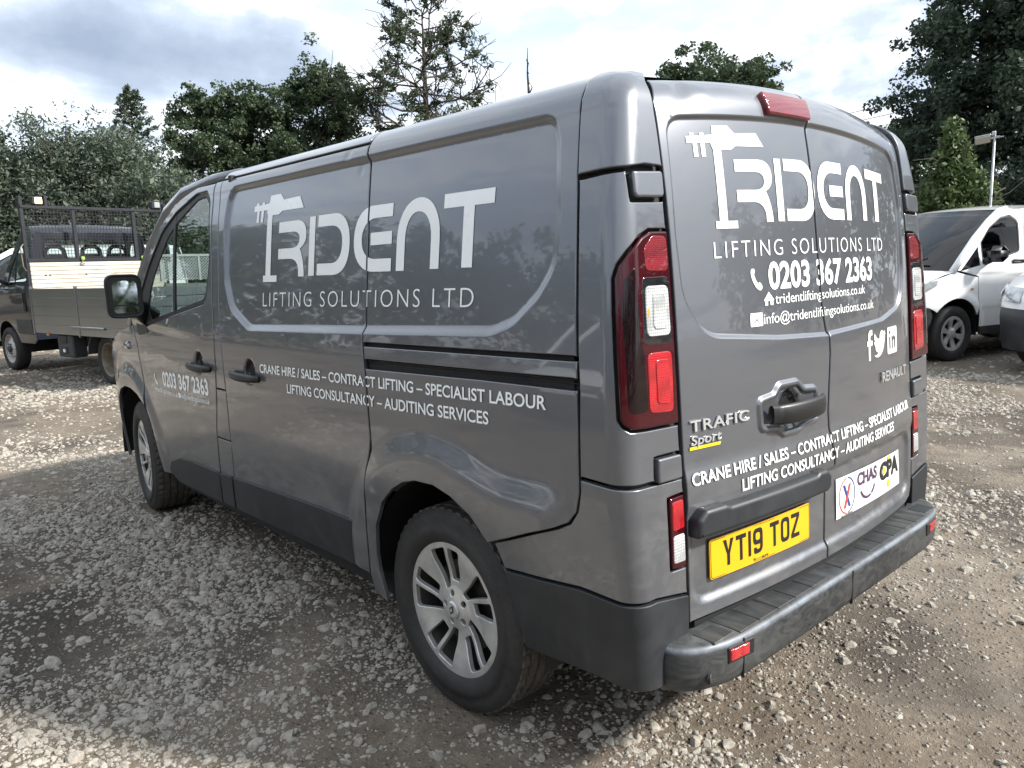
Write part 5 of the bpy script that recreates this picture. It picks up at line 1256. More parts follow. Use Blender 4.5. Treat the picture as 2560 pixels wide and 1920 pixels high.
def tree(name, label, az, D, el, seed, kind='oak', cat='tree', group=None, r0=.22, h0=.25, nl=16, reach=2.5, shape=None, rise=.6, twigs=5, cl=.55, per=34, leaf=.12, aspect=.6, bare=0.0, lean=(0, 0), extra=0, low=0, trunk_top=.93, wob=.12, thin=.008, sub=0, dome=0):
    rg = np.random.default_rng(seed); H = 1.443+D*math.tan(R(el)); x, y = place(az, D)
    t = thing(name, label, cat, (x, y, -.05), 0, group)
    br, tips = skeleton(H, rg, r0, h0, nl, reach, shape, rise, lean, twigs, trunk_top, wob, thin, sub)
    k = (H-cl*.6)/max(p[2] for p, f, w in tips); sc3 = np.array([1, 1, k]); br = [(p*sc3, r) for p, r in br]; tips = [(p*sc3, f, w) for p, f, w in tips]
    branch_mesh('trunk', br, BARK, t)
    C = np.array([p for p, f, w in tips]); W_ = np.array([w for p, f, w in tips])
    keep = rg.uniform(size=len(C)) >= bare; C, W_ = C[keep], W_[keep]
    if dome:
        u = rg.normal(size=(dome, 3)); u /= np.linalg.norm(u, axis=1)[:, None]; u[:, 2] = np.abs(u[:, 2]); rr = rg.uniform(.55, 1, dome)
        lump = .72+.5*vnoise(u[:, 0]*2.6+seed, u[:, 1]*2.6+u[:, 2]*2, seed)
        D_ = u*(rr*lump)[:, None]*np.array([reach, reach, 2.3])+np.array([0, 0, H-2.55]); C = np.concatenate([C[C[:, 2] < H-.5], D_]); W_ = np.full(len(C), .85)
    if extra:
        i = rg.integers(0, len(C), extra); C = np.concatenate([C, C[i]+rg.normal(0, cl*.9, (extra, 3))]); W_ = np.concatenate([W_, np.full(extra, .8)])
    C[:, 2] = np.maximum(C[:, 2], .3); per = int(per*1.75); leaf *= .70
    V, F = leaves(C, cl*W_*rg.uniform(.7, 1.25, len(C)), per, leaf, rg, aspect); part('crown', V, F, LEAF[kind], t, smooth=False); return t
def shrub(name, label, az, D, el, seed, kind='willow', wide=2.2, deep=1.6, nst=9, per=32, leaf=.078, aspect=.42, cl=.42, group=None, cone=False, ncl=540, droop=0.0):
    """many-stemmed bush with foliage down to the ground"""
    rg = np.random.default_rng(seed); H = 1.443+D*math.tan(R(el)); x, y = place(az, D); t = thing(name, label, 'bush' if not cone else 'tree', (x, y, -.05), R(az), group)
    br = []; C = []
    for k in range(nst):
        a = 2*math.pi*k/nst+rg.uniform(-.3, .3); sp = rg.uniform(.25, .95); top = np.array([math.cos(a)*deep*sp, math.sin(a)*wide*sp, H*rg.uniform(.74, 1.0)*(1-.18*sp*sp)])
        m = 9; pts = np.array([top*np.array([u**1.3, u**1.3, u])+rg.normal(0, .07*H/6, 3)*(u > 0) for u in np.linspace(0, 1, m)]); br.append((pts, np.linspace(.055, .012, m)))
        for j in range(7):
            i = rg.integers(2, m-1); e = rg.normal(0, .6, 3)+np.array([math.cos(a)*.5, math.sin(a)*.5, .55]); e /= np.linalg.norm(e); l = rg.uniform(.5, 1.3)*H/6
            br.append((np.array([pts[i], pts[i]+e*l*.5+rg.normal(0, .05, 3), pts[i]+e*l]), np.array([.022, .014, .007]))); C.append(pts[i]+e*l)
        C += [pts[-1], pts[-2], pts[-3]]
    branch_mesh('trunk', br, BARK, t, 4)
    u = rg.normal(size=(ncl, 3)); u /= np.linalg.norm(u, axis=1)[:, None]; rr = rg.uniform(.45, 1, ncl)**.5
    h = (u[:, 2]*rr*.5+.5); wsc = (np.clip(1-h, .03, 1)*1.25 if cone else np.ones(ncl)); lump = .8+.45*vnoise(u[:, 1]*3+seed, u[:, 2]*3+u[:, 0]*3, seed)
    E = np.stack([u[:, 0]*rr*deep*wsc*lump, u[:, 1]*rr*wide*wsc*lump, h*H*.93*lump**.4], 1); C = np.concatenate([np.array(C), E])
    if cone: C = C[np.hypot(C[:, 0]/deep, C[:, 1]/wide) < 1.3*(1.02-C[:, 2]/H)]
    C[:, 2] = np.maximum(C[:, 2], .15); per = int(per*1.6); leaf *= .74
    V, F = leaves(C, cl*rg.uniform(.6, 1.3, len(C)), per, leaf, rg, aspect, 1.0); part('crown', V, F, LEAF[kind], t, smooth=False); return t
def conifer(name, label, az, D, el, seed, group=None):
    rg = np.random.default_rng(seed); H = 1.443+D*math.tan(R(el)); x, y = place(az, D); t = thing(name, label, 'tree', (x, y, -.05), 0, group)
    br = [(np.array([(0, 0, 0), (.05, .03, H*.5), (0, 0, H)]), np.array([.16, .09, .012]))]; C = []; r = []
    for k in range(120):
        f = .18+.81*(k/120); L = 2.0*(1-f)**.8+.12; a = k*2.399; q = np.array([0, 0, f*H]); d = np.array([math.cos(a), math.sin(a), .10+.5*f])
        pts = np.array([q, q+d*L*.5, q+d*L+np.array([0, 0, .12])]); br.append((pts, np.array([.02, .012, .006])))
        for u in (.35, .6, .8, 1.0): C.append(q+d*L*u+rg.normal(0, .05, 3)); r.append(.10+.16*L*.5)
    branch_mesh('trunk', br, BARK, t, 4); V, F = leaves(np.array(C), np.array(r)*.8, 26, .055, rg, .35, .7); part('crown', V, F, LEAF['fir'], t, smooth=False)
def build_trees():
    dome = lambda f: .55+.75*math.sin(math.pi*min(1, max(0, (f-.1)/.95)))
    top = lambda f: .45+.9*f if f < .8 else 1.15-(f-.8)*2.2
    G1 = 'bushes along the yard edge behind the tipper truck'; G2 = 'dark oaks at the yard edge'; G3 = 'tall trees at the right yard edge'
    shrub('willow_bush', 'grey green bush at the far left edge beyond the tipper cab', -6.5, 26, 9.6, 31, wide=2.3, group=G1)
    shrub('willow_bush', 'grey green bush rising straight above the tipper truck cab', -10.3, 27, 9.9, 32, wide=2.4, group=G1)
    shrub('willow_bush', 'grey green bush above the middle of the tipper mesh headboard', -13.4, 26.5, 10.5, 33, wide=2.3, group=G1)
    shrub('willow_bush', 'grey green bush just left of the pointed conifer', -15.6, 27, 10.2, 34, wide=1.9, group=G1)
    shrub('willow_bush', 'lower grey green bush between the conifer and the first oak', -19.0, 25, 7.3, 35, wide=2.0, group=G1)
    shrub('willow_bush', 'low dark bush behind the front of the grey van', -22.5, 28, 5.2, 36, kind='dark', wide=2.6, group=G1, nst=7, ncl=300)
    shrub('willow_bush', 'low dark bush under the two right oaks behind the van', -27.0, 29, 5.4, 37, kind='dark', wide=2.8, group=G1, nst=7, ncl=300)
    conifer('conifer', 'pointed conifer rising out of the bushes on the left', -17.4, 30, 11.8, 41)
    tree('oak_tree', 'narrow open oak, leftmost of the three dark oaks', -20.9, 36, 12.2, 51, group=G2, reach=1.7, nl=18, h0=.34, shape=top, cl=.42, per=40, lean=(-.02, -.03), extra=190, leaf=.095, twigs=6, thin=.012)
    tree('oak_tree', 'broad oak, middle of the three dark oaks', -24.6, 36, 12.3, 52, group=G2, reach=2.0, nl=24, h0=.16, shape=top, cl=.44, per=42, extra=380, leaf=.095, twigs=7, thin=.012)
    tree('oak_tree', 'tallest dense oak, next to the half bare tree', -29.2, 36, 13.6, 53, group=G2, reach=2.1, nl=26, h0=.12, shape=dome, cl=.46, per=42, extra=430, leaf=.095, twigs=7, thin=.012)
    tree('half_bare_tree', 'tall half bare tree with thin leaf clumps above the van roof', -36.7, 36, 19.6, 54, reach=5.6, nl=38, h0=.34, shape=lambda f: 1.25-.95*f, rise=.16, twigs=10, cl=.33, per=24, bare=.50, leaf=.09, r0=.27, wob=.06, thin=.015, sub=3)
    tree('round_tree', 'flat topped round tree showing above the rear doors', -56.4, 33, 13.8, 55, reach=3.15, nl=30, h0=.50, shape=lambda f: 1.0-.55*max(0, f-.6), rise=.30, cl=.42, per=34, dome=240, leaf=.10, twigs=7, thin=.014)
    rg = np.random.default_rng(61); x, y = place(-44.0, 36); H = 1.443+36*math.tan(R(14.6)); b = []
    p = np.array([(0, 0, 0), (.1, 0, H*.5), (-.05, .05, H*.8), (.12, -.05, H*.9), (-.02, .05, H)]); b.append((p, np.array([.16, .11, .06, .045, .012])))
    for f, dx, dz in ((.80, .5, .45), (.82, -.6, .35), (.86, .35, .5), (.9, -.3, .35), (.94, .22, .2), (.84, .8, .2), (.78, -.5, .6)):
        q = np.array([0, 0, H*f]); e = np.array([dx*.8, -dx*.7, dz]); b.append((np.array([q, q+e*.5+rg.normal(0, .06, 3), q+e]), np.array([.035, .022, .008])))
    t = thing('dead_tree', 'bare dead stem poking above the van roof', 'tree', (x, y, 0)); branch_mesh('trunk', b, BARK, t)
    tree('roadside_tree', 'smaller tree just right of the van beside the tall dark trees', -67.4, 37, 8.2, 56, reach=1.6, nl=18, h0=.2, shape=dome, cl=.6, per=44, extra=80)
    tree('tall_tree', 'tall dark tree, left one of the group on the right', -72.9, 32, 18.5, 57, kind='dark', group=G3, reach=2.5, nl=34, h0=.10, shape=lambda f: 1.2-.35*f, rise=.35, cl=.50, per=40, extra=620, r0=.3, leaf=.10)
    tree('tall_tree', 'tall dark tree at the right edge of the picture', -77.2, 31, 20, 58, kind='dark', group=G3, reach=3.0, nl=34, h0=.16, shape=lambda f: 1.2-.35*f, rise=.35, cl=.50, per=40, extra=600, r0=.34, leaf=.10)
    shrub('light_green_tree', 'young light green tree with a pointed top beside the lamp post', -71.5, 25, 8.0, 62, kind='light', wide=1.75, deep=1.5, nst=7, cone=True, ncl=520, per=24, leaf=.085, aspect=.55, cl=.30)
    for az, D, el, s, w in ((-68.6, 34, 4.6, 71, 1.8), (-72.5, 29, 5.0, 72, 2.6), (-77, 28, 5.4, 73, 2.8)):
        shrub('dark_bush', {71: 'dark low bush behind the white van windscreen', 72: 'dark low bush behind the light green tree', 73: 'dark low bush right of the lamp post'}[s], az, D, el, s, kind='dark', wide=w, nst=6, ncl=320, group='dark bushes under the tall trees')
    # the wood that closes the yard behind the camera (seen in the van's paint): one mass
    rg = np.random.default_rng(81); n = 3000; a = rg.uniform(R(2), R(279), n); keep = ~((a > R(212)) & (a < R(230))); a = a[keep]; n = len(a)
    D = rg.uniform(33, 43, n); ht = 5.5+5.0*np.array([fbm(np.array([q*5.0]), np.array([0.3]), 3, 9)[0] for q in a]); z = rg.uniform(.05, 1, n)**.8*ht
    n2 = 620; a2 = rg.uniform(R(-68), R(-28), n2); a = np.concatenate([a, a2]); D = np.concatenate([D, rg.uniform(37, 42, n2)]); z = np.concatenate([z, rg.uniform(.05, 1, n2)**.8*rg.uniform(2.6, 3.6, n2)])
    C = np.stack([CAM_POS[0]+D*np.cos(a), CAM_POS[1]+D*np.sin(a), z], 1); n = len(a); V, F = leaves(C, rg.uniform(.7, 1.3, n), 34, .24, rg, .6, .9)
    o = part('woodland', V, F, LEAF['oak'], None, smooth=False); tag(o, kind='stuff')
build_trees()
# ------------------------------------------------------------------ tipper truck
def steel_wheel(parent, loc, flip=False, dual=False, rad=.345, mat='rim_white'):
    w = bpy.data.objects.new('wheel', None); COL.objects.link(w); w.parent = parent; w.location = loc; w.rotation_euler = (0, 0, math.pi if flip else 0); w.empty_display_size = .1
    b = MB(); b.lathe([(.215, .075), (.235, .095), (.29, .105), (.325, .095), (rad, .07), (rad, -.07), (.325, -.095), (.22, -.08)], 'y', 48)
    if dual: b.lathe([(.215, -.15), (.29, -.13), (.325, -.14), (rad, -.165), (rad, -.30), (.325, -.32), (.22, -.31)], 'y', 40)
    b.build('tyre', M['tyre'], w, True)
    if dual:
        b = MB(); b.lathe([(.235, .088), (.222, .092), (.214, .080), (.205, .02), (.190, -.06), (.186, -.085), (.06, -.10), (.055, -.06), (.0, -.06)], 'y', 40); b.build('rim', M[mat], w, True)
    else:
        def S(u, v): r = np.hypot(u, v); return np.stack([u, .055+.030*smooth((.16-r)/.06)-.01*smooth((r-.19)/.02), v], 1)
        circ = [(.212*math.cos(a), .212*math.sin(a)) for a in np.linspace(0, 2*math.pi, 49)[:-1]]
        hol = [[(.155*math.cos(q)+.024*math.cos(t), .155*math.sin(q)+.024*math.sin(t)) for t in np.linspace(0, 2*math.pi, 13)[:-1]] for q in np.linspace(0, 2*math.pi, 7)[:-1]]
        panel('rim', circ, S, M[mat], w, h=.03, depth=.02, holes=hol)
        b = MB(); b.lathe([(.235, .088), (.222, .092), (.212, .05), (.20, -.05)], 'y', 40); b.build('rim_lip', M[mat], w, True)
        b = MB(); b.lathe([(0, .125), (.04, .125), (.055, .11), (.06, .08)], 'y', 20)
        for k in range(6): a = k*math.pi/3; b.lathe([(0, .105), (.011, .105), (.011, .08)], 'y', 6, (.085*math.cos(a), 0, .085*math.sin(a)))
        b.build('hub', M['grey_plastic'], w); b = MB(); b.lathe([(.20, -.02), (0, -.02)], 'y', 24); b.build('brake_drum', M['black'], w)
def build_truck():
    T = thing('tipper_truck', 'dark tipper truck with mesh headboard, cream boards and bare aluminium side', 'truck', (10.458, -1.517, 0), R(9.27))
    # dropside and tailboard boards, each a piece
    for sg in (1, -1):
        z = .652
        for k in range(5):
            h = .128; b = MB(); b.box((.58, sg*1.035, z+h/2), (3.06, .028, h), bev=.0025); b.build('side_board', M['alu'], T); z += .1295
        for x in (2.105, .58, -.94):
            b = MB(); b.box((x, sg*1.040, .98), (.045, .034, .70), bev=.004); b.build('side_post', M['alu'], T)
    for k in range(5): b = MB(); b.box((-.965, 0, .716+.1295*k), (.028, 2.04, .123), bev=.004); b.build('tail_board', M['alu'], T)
    b = MB()
    for q in np.arange(-1.35, 1.0, .042):
        for sg in (1, -1):
            y0, y1 = (q, q+.33) if sg > 0 else (q+.33, q); t0 = max(0, (-.42-q)/.33); t1 = min(1, (.62-q)/.33)
            if t1 > t0: b.bar((-.965, y0+(y1-y0)*(t0 if sg > 0 else 1-t1), 1.37+.30*(t0 if sg > 0 else 1-t1)), (-.965, y0+(y1-y0)*(t1 if sg > 0 else 1-t0), 1.37+.30*(t1 if sg > 0 else 1-t0)), .009)
    o = b.build('tail_mesh', M['galv'], T); tag(o, kind='stuff')
    for y in (-.42, .10, .62): b = MB(); b.box((-.965, y, 1.52), (.03, .03, .32)); b.build('tail_mesh_post', M['galv'], T)
    b = MB(); b.box((-.965, .10, 1.685), (.03, 1.07, .03)); b.build('tail_mesh_rail', M['galv'], T)
    b = MB(); b.box((.58, 0, .665), (3.02, 2.03, .03)); b.build('bed_floor', M['steel_dark'], T)
    b = MB(); b.box((.30, 1.062, .765), (1.0, .03, .035), bev=.008); b.build('latch_rail', M['alu'], T)
    # headboard: boards, posts, mesh guard
    X = 2.13
    for k in range(8): b = MB(); b.box((X, -.03, 1.205+.0635*k), (.026, 2.06, .0600), bev=.006); b.build('headboard_board', M['board'], T)
    for y, top in ((1.015, 2.64), (-1.10, 2.64), (.30, 2.50), (-.62, 2.50)):
        b = MB(); b.box((X+.035, y, (.66+top)/2), (.055, .055, top-.66), bev=.006); b.build('headboard_post', M['steel_dark'], T)
    b = MB(); b.box((X+.02, -.04, 2.495), (.05, 2.15, .045), bev=.006); b.build('top_rail', M['steel_dark'], T)
    b = MB(); b.box((X+.02, -.04, 1.712), (.05, 2.12, .05), bev=.006); b.build('mesh_rail', M['steel_dark'], T)
    b = MB()
    for y in np.arange(-1.07, 1.0, .047): b.bar((X+.012, y, 1.73), (X+.012, y, 2.48), .0058)
    for z in np.arange(1.76, 2.47, .047): b.bar((X+.016, -1.08, z), (X+.016, 1.0, z), .0058)
    o = b.build('guard_mesh', M['steel_dark'], T); tag(o, kind='stuff')
    b = MB(); b.box((X-.22, -1.02, 2.12), (.07, .05, .95), bev=.01); b.build('ladder_post', M['steel_dark'], T)
    b = MB(); b.box((X-.265, -1.02, 2.44), (.02, .05, .04), bev=.004); b.build('marker_lamp', M['reflector'], T)
    for y in (.25, -.69):
        b = MB(); b.box((X-.03, y, 1.735), (.03, .05, .05), bev=.006); b.build('strap_clip', M['green_strap'], T); b = MB(); b.tube([(X-.03, y, 1.71), (X-.045, y+.03, 1.665), (X-.04, y-.02, 1.65)], .010, 6); b.build('strap_hook', M['rim_cream'], T)
    for y, z in ((.80, .75), (.74, .75), (.22, .75), (-.70, .78)): b = MB(); b.box((X-.015, y, z+.74), (.008, .02, .02)); b.build('bolt_hole', M['black'], T)
    for y, m in ((.80, 'lamp_lit'), (-1.0, 'lens_clear')):
        b = MB(); b.box((X+.02, y, 2.585), (.09, .16, .13), bev=.015); w = b.build('work_lamp', M['steel_dark'], T)
        b = MB(); b.box((X-.030, y-.015, 2.585), (.02, .095, .09), bev=.008); b.build('lamp_glass', M[m], w)
        b = MB(); b.box((X+.03, y-.13, 2.58), (.04, .035, .18)); b.build('lamp_bracket', M['steel_dark'], T)
    b = MB(); b.tube([(X, 1.05, 1.95), (X-.02, 1.10, 1.90), (X-.02, 1.09, 1.62), (X, 1.05, 1.56)], .008, 6); b.build('rope_hook', M['rim_cream'], T)
    # chassis
    b = MB()
    for sg in (1, -1): b.box((1.6, sg*.40, .50), (5.2, .09, .20))
    b.box((0, 0, .33), (.16, 1.5, .16)); b.box((3.45, 0, .33), (.14, 1.5, .14)); b.box((1.3, -.05, .52), (1.5, .7, .2)); b.build('chassis', M['black'], T)
    b = MB(); b.box((1.22, .90, .485), (.50, .20, .33), bev=.02); tb = b.build('tool_box', M['grey_plastic'], T)
    for z, h in ((.575, .11), (.42, .10)): b = MB(); b.box((1.24, 1.003, z), (.20, .012, h), bev=.004); b.build('tool_box_panel', M['steel_dark'], tb)
    b = MB(); b.box((1.24, 1.012, .415), (.07, .006, .045)); b.build('warning_print', M['vinyl'], tb)
    b = MB(); b.box((1.75, 1.0, .63), (.09, .03, .04), bev=.006); b.build('side_marker', M['lens_amber'], T)
    # rear mudguard arcs
    for sg in (1, -1):
        V = []; n = 14
        for y in (sg*.66, sg*1.03):
            for j in range(n+1): a = R(8)+R(150)*j/n; V.append((.42*math.cos(a), y, .345+.41*math.sin(a)-.10*max(0, math.sin(a)-.8)))
        F = [(j, j+1, n+2+j, n+1+j) for j in range(n)]; b = MB(); b.add(V, F)
        b.tube([V[n+1+j] for j in range(n+1)], .012, 6); b.build('mudguard', M['grey_plastic'], T)
    # cab
    yc = lambda x, z: .965-.17*np.clip((z-1.25)/1.0, 0, 1.2)**1.25-.05*np.clip((.75-z)/.4, 0, 1)
    def SL(x, z): x = np.asarray(x, float); z = np.asarray(z, float); return np.stack([x, yc(x, z)-.05*np.clip(x-4.1, 0, 1), z], 1)
    SRr = mirrored(SL)
    arch = [(3.45+.43*math.cos(a), .36+.43*math.sin(a)) for a in np.linspace(math.pi, 0, 16)]
    win = rpoly([(2.47,1.40,.04),(2.45,1.90,.08),(2.55,2.02,.06),(2.74,2.02,.10),(3.14,1.58,.15),(3.24,1.32,.05)], n=4)
    prof = [(2.36,.52),(2.36,2.02),(2.42,2.16),(2.52,2.235),(2.72,2.235),(2.84,2.17),(3.42,1.40),(4.14,1.20),(4.42,1.0),(4.5,.50),(3.90,.45)]
    for S, sg in ((SL, -1), (SRr, 1)):
        d = panel('cab_side', [q for q in prof[:10]]+[(3.88,.45)]+arch[::-1][1:-1]+[(3.02,.45),(2.50,.45)], S, M['navy_paint'], T, h=.05, holes=[win], sgn=sg, depth=.02, edge=.006)
        panel('cab_window', win, S, M['glass'], d, h=.1, off=-.012, depth=0, sgn=sg)
        panel('window_seal', win, S, M['seal'], d, h=.05, off=-.004, depth=.006, sgn=sg, inset=.002, holes=[[(p[0]*.92+2.80*.08, p[1]*.93+1.72*.07) for p in win]])
        panel('quarter_bar', [(2.93,1.83),(2.90,1.86),(2.92,1.36),(2.95,1.36)], S, M['seal'], d, h=.2, off=-.004, depth=.01, sgn=sg)
        panel('side_moulding', rpoly([(2.40,.60,.02),(2.40,.83,.02),(2.98,.83,.02),(3.0,.60,.02)], n=3), S, M['grey_plastic'], d, h=.1, off=.012, depth=.02, sgn=sg)
        panel('door_gap', [(2.46,.60),(2.47,.60),(2.47,1.36),(2.46,1.36)], S, M['black'], d, h=.3, off=.001, depth=0, sgn=sg)
        b = MB(); q = S(np.array([2.58]), np.array([1.10]))[0]; b.box((2.575, q[1], 1.10), (.10, .03, .30), bev=.03); b.build('door_handle', M['black'], d, True)
    n = 9
    def strip(nm, a, b_, m):
        pts = prof[a:b_+1]; V = []
        for x, z in pts:
            y = SL(np.array([x]), np.array([z]))[0, 1]; V += [(x+.06*(1-t*t)*(1 if x > 3 else -.4), y*t, z+.03*(1-t*t)*(1 if 2.4 < x < 3.5 and z > 2 else .3)) for t in np.linspace(-1, 1, n)]
        F = [((i+1)*n+j, (i+1)*n+j+1, i*n+j+1, i*n+j) for i in range(len(pts)-1) for j in range(n-1)]; return part(nm, V, F, M[m], T)
    strip('cab_roof', 1, 5, 'navy_paint'); strip('windscreen', 5, 6, 'glass'); strip('bonnet', 6, 8, 'navy_paint'); strip('front_bumper', 8, 9, 'grey_plastic')
    SB = lambda y, z: np.stack([2.355-.03*(1-(np.asarray(y)/.95)**2)+0*np.asarray(z), np.asarray(y, float), np.asarray(z, float)], 1)
    rw = rpoly([(.72,1.74,.05),(.70,2.04,.08),(-.70,2.04,.08),(-.72,1.74,.05)], n=4)
    rear_o = [(.93,.52),(.94,1.25),(.87,1.9),(.80,2.14),(-.80,2.14),(-.87,1.9),(-.94,1.25),(-.93,.52)]
    rwall = panel('cab_rear_wall', rear_o, SB, M['navy_paint'], T, h=.08, holes=[rw], depth=.02)
    panel('rear_window', rw, SB, M['glass'], rwall, h=.2, off=-.01, depth=0); panel('window_seal', rw, SB, M['seal'], rwall, h=.1, off=.002, depth=.01, holes=[[(p[0]*.95, (p[1]-1.89)*.88+1.89) for p in rw]], inset=.002)
    panel('window_bar', [(-.43,2.03),(-.43,1.75),(-.46,1.75),(-.46,2.03)], SB, M['seal'], rwall, h=.2, off=.004, depth=.01)
    for z in (2.085, 2.055): b = MB(); b.bar((2.325, -.7, z), (2.325, .7, z), .012); b.build('rear_ridge', M['navy_paint'], rwall)
    b = MB(); b.lathe([(0, .04), (.03, .03), (.045, 0)], 'z', 16, (2.75, .25, 2.26)); b.build('roof_aerial_base', M['black'], T)
    for y in (.45, -.10, -.52):
        b = MB(); b.box((2.62, y, 1.45), (.12, .44, .66), bev=.05); b.tube([(2.60, y+.15, 1.74), (2.60, y+.13, 1.88), (2.60, y+.07, 1.93), (2.60, y-.07, 1.93), (2.60, y-.13, 1.88), (2.60, y-.15, 1.74)], .035, 8); b.box((2.60, y, 1.79), (.06, .22, .05), bev=.02); b.build('seat', M['seat'], T, True)
    b = MB(); b.box((3.35, 0, 1.15), (.4, 1.7, .25), bev=.08); b.build('dashboard', M['dark'], T)
    b = MB(); b.box((3.22, 1.15, 1.70), (.10, .20, .36), bev=.04); b.box((3.22, 1.15, 1.46), (.10, .18, .12), bev=.03); b.tube([(3.24, 1.12, 1.50), (3.24, 1.0, 1.40), (3.22, .92, 1.36)], .028, 8); b.build('door_mirror', M['mirror_case'], T, True)
    for sg in (1, -1):
        wheel_well(T, (3.45, .36), sg*.93, sg*.55, .45)
        steel_wheel(T, (3.45, sg*.86, .340), sg < 0); steel_wheel(T, (0, sg*.86, .340), sg < 0, True, mat='rim_cream')
build_truck()
# ------------------------------------------------------------------ the other parked vans
def build_other_van(label, wheel_xy, ang, paint='white_paint', left_wheel=True, group=None, nose='long', spin=0.0, scale=(1, 1, 1.055)):
    ca, sa = math.cos(R(ang)), math.sin(R(ang)); lx, ly = 4.066, (.95 if left_wheel else -.95)
    ox = wheel_xy[0]-(ca*lx-sa*ly); oy = wheel_xy[1]-(sa*lx+ca*ly)
    V = thing('parked_van', label, 'van', (ox, oy, 0), R(ang), group); P = M[paint]; V.scale = scale
    win = rpoly([(2.95,1.31,.05),(2.96,1.70,.10),(3.10,1.775,.05),(3.28,1.745,.1),(3.52,1.60,.25),(3.72,1.40,.2),(3.86,1.20,.04),(3.80,1.17,.03)], n=4)
    quarter = rpoly([(3.80,1.165,.02),(3.86,1.20,.03),(3.78,1.34,.05),(4.02,1.12,.02)], n=3)
    quarter = [(3.70,1.155),(3.72,1.385),(3.90,1.22),(4.06,1.09)]
    win = rpoly([(2.95,1.31,.05),(2.96,1.70,.10),(3.10,1.775,.05),(3.28,1.745,.1),(3.50,1.615,.15),(3.665,1.43,.02),(3.645,1.165,.02)], n=4)
    archf = [(4.066+.415*math.cos(a), .345+.415*math.sin(a)) for a in np.linspace(math.pi*1.05, -.05*math.pi, 22)]
    archr = [(.968+.405*math.cos(a), .335+.405*math.sin(a)) for a in np.linspace(math.pi*1.05, -.05*math.pi, 18)]
    def So(x, v):
        p = side(np.asarray(x, float), np.asarray(v, float)); x = p[:, 0]; z = p[:, 2]
        r = np.hypot(x-4.066, z-.345); p[:, 1] += .022*smooth((.56-r)/.10)+.010*smooth((z-(1.02+.05*(x-3)))/.04)*smooth((1.25-z)/.15)-.006*smooth((.66-z)/.05)
        return p
    for S, sg in ((So, -1), (mirrored(So), 1)):
        dr = curve(lambda v: 2.86+.0*v, .30, 1.86, 3)+[(3.12,1.86),(3.40,1.74),(3.66,1.53),(3.90,1.29),(4.10,1.10),(3.72,1.02),(3.70,.80),(3.655,.62),(3.62,.30)]
        panel('side_panel', [(.20,.55),(.30,1.2),(.42,1.9),(2.85,1.87),(2.85,.30),(1.42,.30)]+archr[::-1]+[(.25,.30)], S, P, V, h=.06, sgn=sg, inset=.004)
        d = panel('front_door', dr, S, P, V, h=.035, sgn=sg, inset=.004, holes=[win])
        panel('side_window', win, S, M['mid_glass'], d, h=.1, off=-.008, depth=0, sgn=sg)
        panel('window_seal', win, S, M['seal'], d, h=.05, off=-.003, depth=.006, sgn=sg, inset=.002, holes=[[((p[0]-3.3)*.94+3.3, (p[1]-1.47)*.92+1.47) for p in win]])
        panel('corner_window', quarter, S, M['gloss_black'], d, h=.05, off=.003, depth=.01, sgn=sg)
        q = S(np.array([2.98]), np.array([1.20]))[0]; b = MB(); b.box((2.99, q[1]+(.012 if q[1] > 0 else -.012), 1.20), (.24, .03, .05), bev=.02); b.build('door_handle', M['grey_plastic'], d, True)
        panel('front_wing', [(4.11,1.085),(3.728,1.012),(3.706,.80),(3.668,.64)]+[p for p in archf if p[1] > .40 and p[0] > 3.68][:-3]+[(4.50,.66),(4.74,.70),(4.78,.82),(4.68,.92),(4.45,1.00)], S, P, V, h=.035, sgn=sg, inset=.003)
        panel('bumper_corner', [(4.455,.56),(4.495,.66),(4.745,.70),(4.82,.60),(4.80,.25),(4.50,.25),(4.485,.40)], S, M['trim'], V, h=.04, sgn=sg, off=.004, depth=.03)
        panel('headlight', rpoly([(4.80,.76,.02),(4.42,.93,.02),(4.40,1.00,.03),(4.62,.955,.03),(4.79,.86,.02)], n=3), S, M['headlight'], V, h=.03, sgn=sg, off=.012, depth=.02)
        panel('sill_trim', [(1.42,.42),(1.42,.30),(3.62,.30),(3.64,.40)], S, M['trim'], V, h=.1, off=.006, depth=.02, sgn=sg)
        q = S(np.array([3.58]), np.array([1.22]))[0]; m_ = 1 if q[1] > 0 else -1
        b = MB(); b.tube([(3.60, q[1]-.02*m_, 1.20), (3.58, q[1]+.08*m_, 1.24)], [.05, .04], 8); b.build('mirror_arm', M['mirror_case'], V, True)
        b = MB(); b.box((3.60, q[1]+.17*m_, 1.30), (.15, .24, .20), Matrix.Rotation(R(14*m_), 3, 'Z'), bev=.06); b.build('door_mirror', M['grey_plastic'], V, True)
        b = MB(); b.box((3.82, S(np.array([3.82]), np.array([.88]))[0][1], .88), (.05, .02, .03), bev=.008); b.build('side_repeater', M['lens_amber'], V, True)
        wheel_well(V, (4.066, .345), q[1]*.965, m_*.6, .44); wheel_well(V, HUB_R, q[1]*.965, m_*.6, .43)
    def loft(name, st, mat, n=16, pw=2.3, sub=1):
        st = np.array(st, float)
        if sub > 1:
            t = np.linspace(0, len(st)-1, (len(st)-1)*sub+1); i = np.clip(t.astype(int), 0, len(st)-2); st = st[i]*(1-(t-i)[:, None])+st[i+1]*(t-i)[:, None]
        rows = []
        for (xc, zc, xe, ve) in st:
            e = So(np.array([xe]), np.array([ve]))[0]
            for eta in np.linspace(-1, 1, n+1): k = abs(eta)**pw; rows.append((xc+(e[0]-xc)*k, e[1]*eta, zc+(e[2]-zc)*k))
        F = np.array([((i+1)*(n+1)+j, (i+1)*(n+1)+j+1, i*(n+1)+j+1, i*(n+1)+j) for i in range(len(st)-1) for j in range(n)])
        return part(name, rows, F, mat, V)
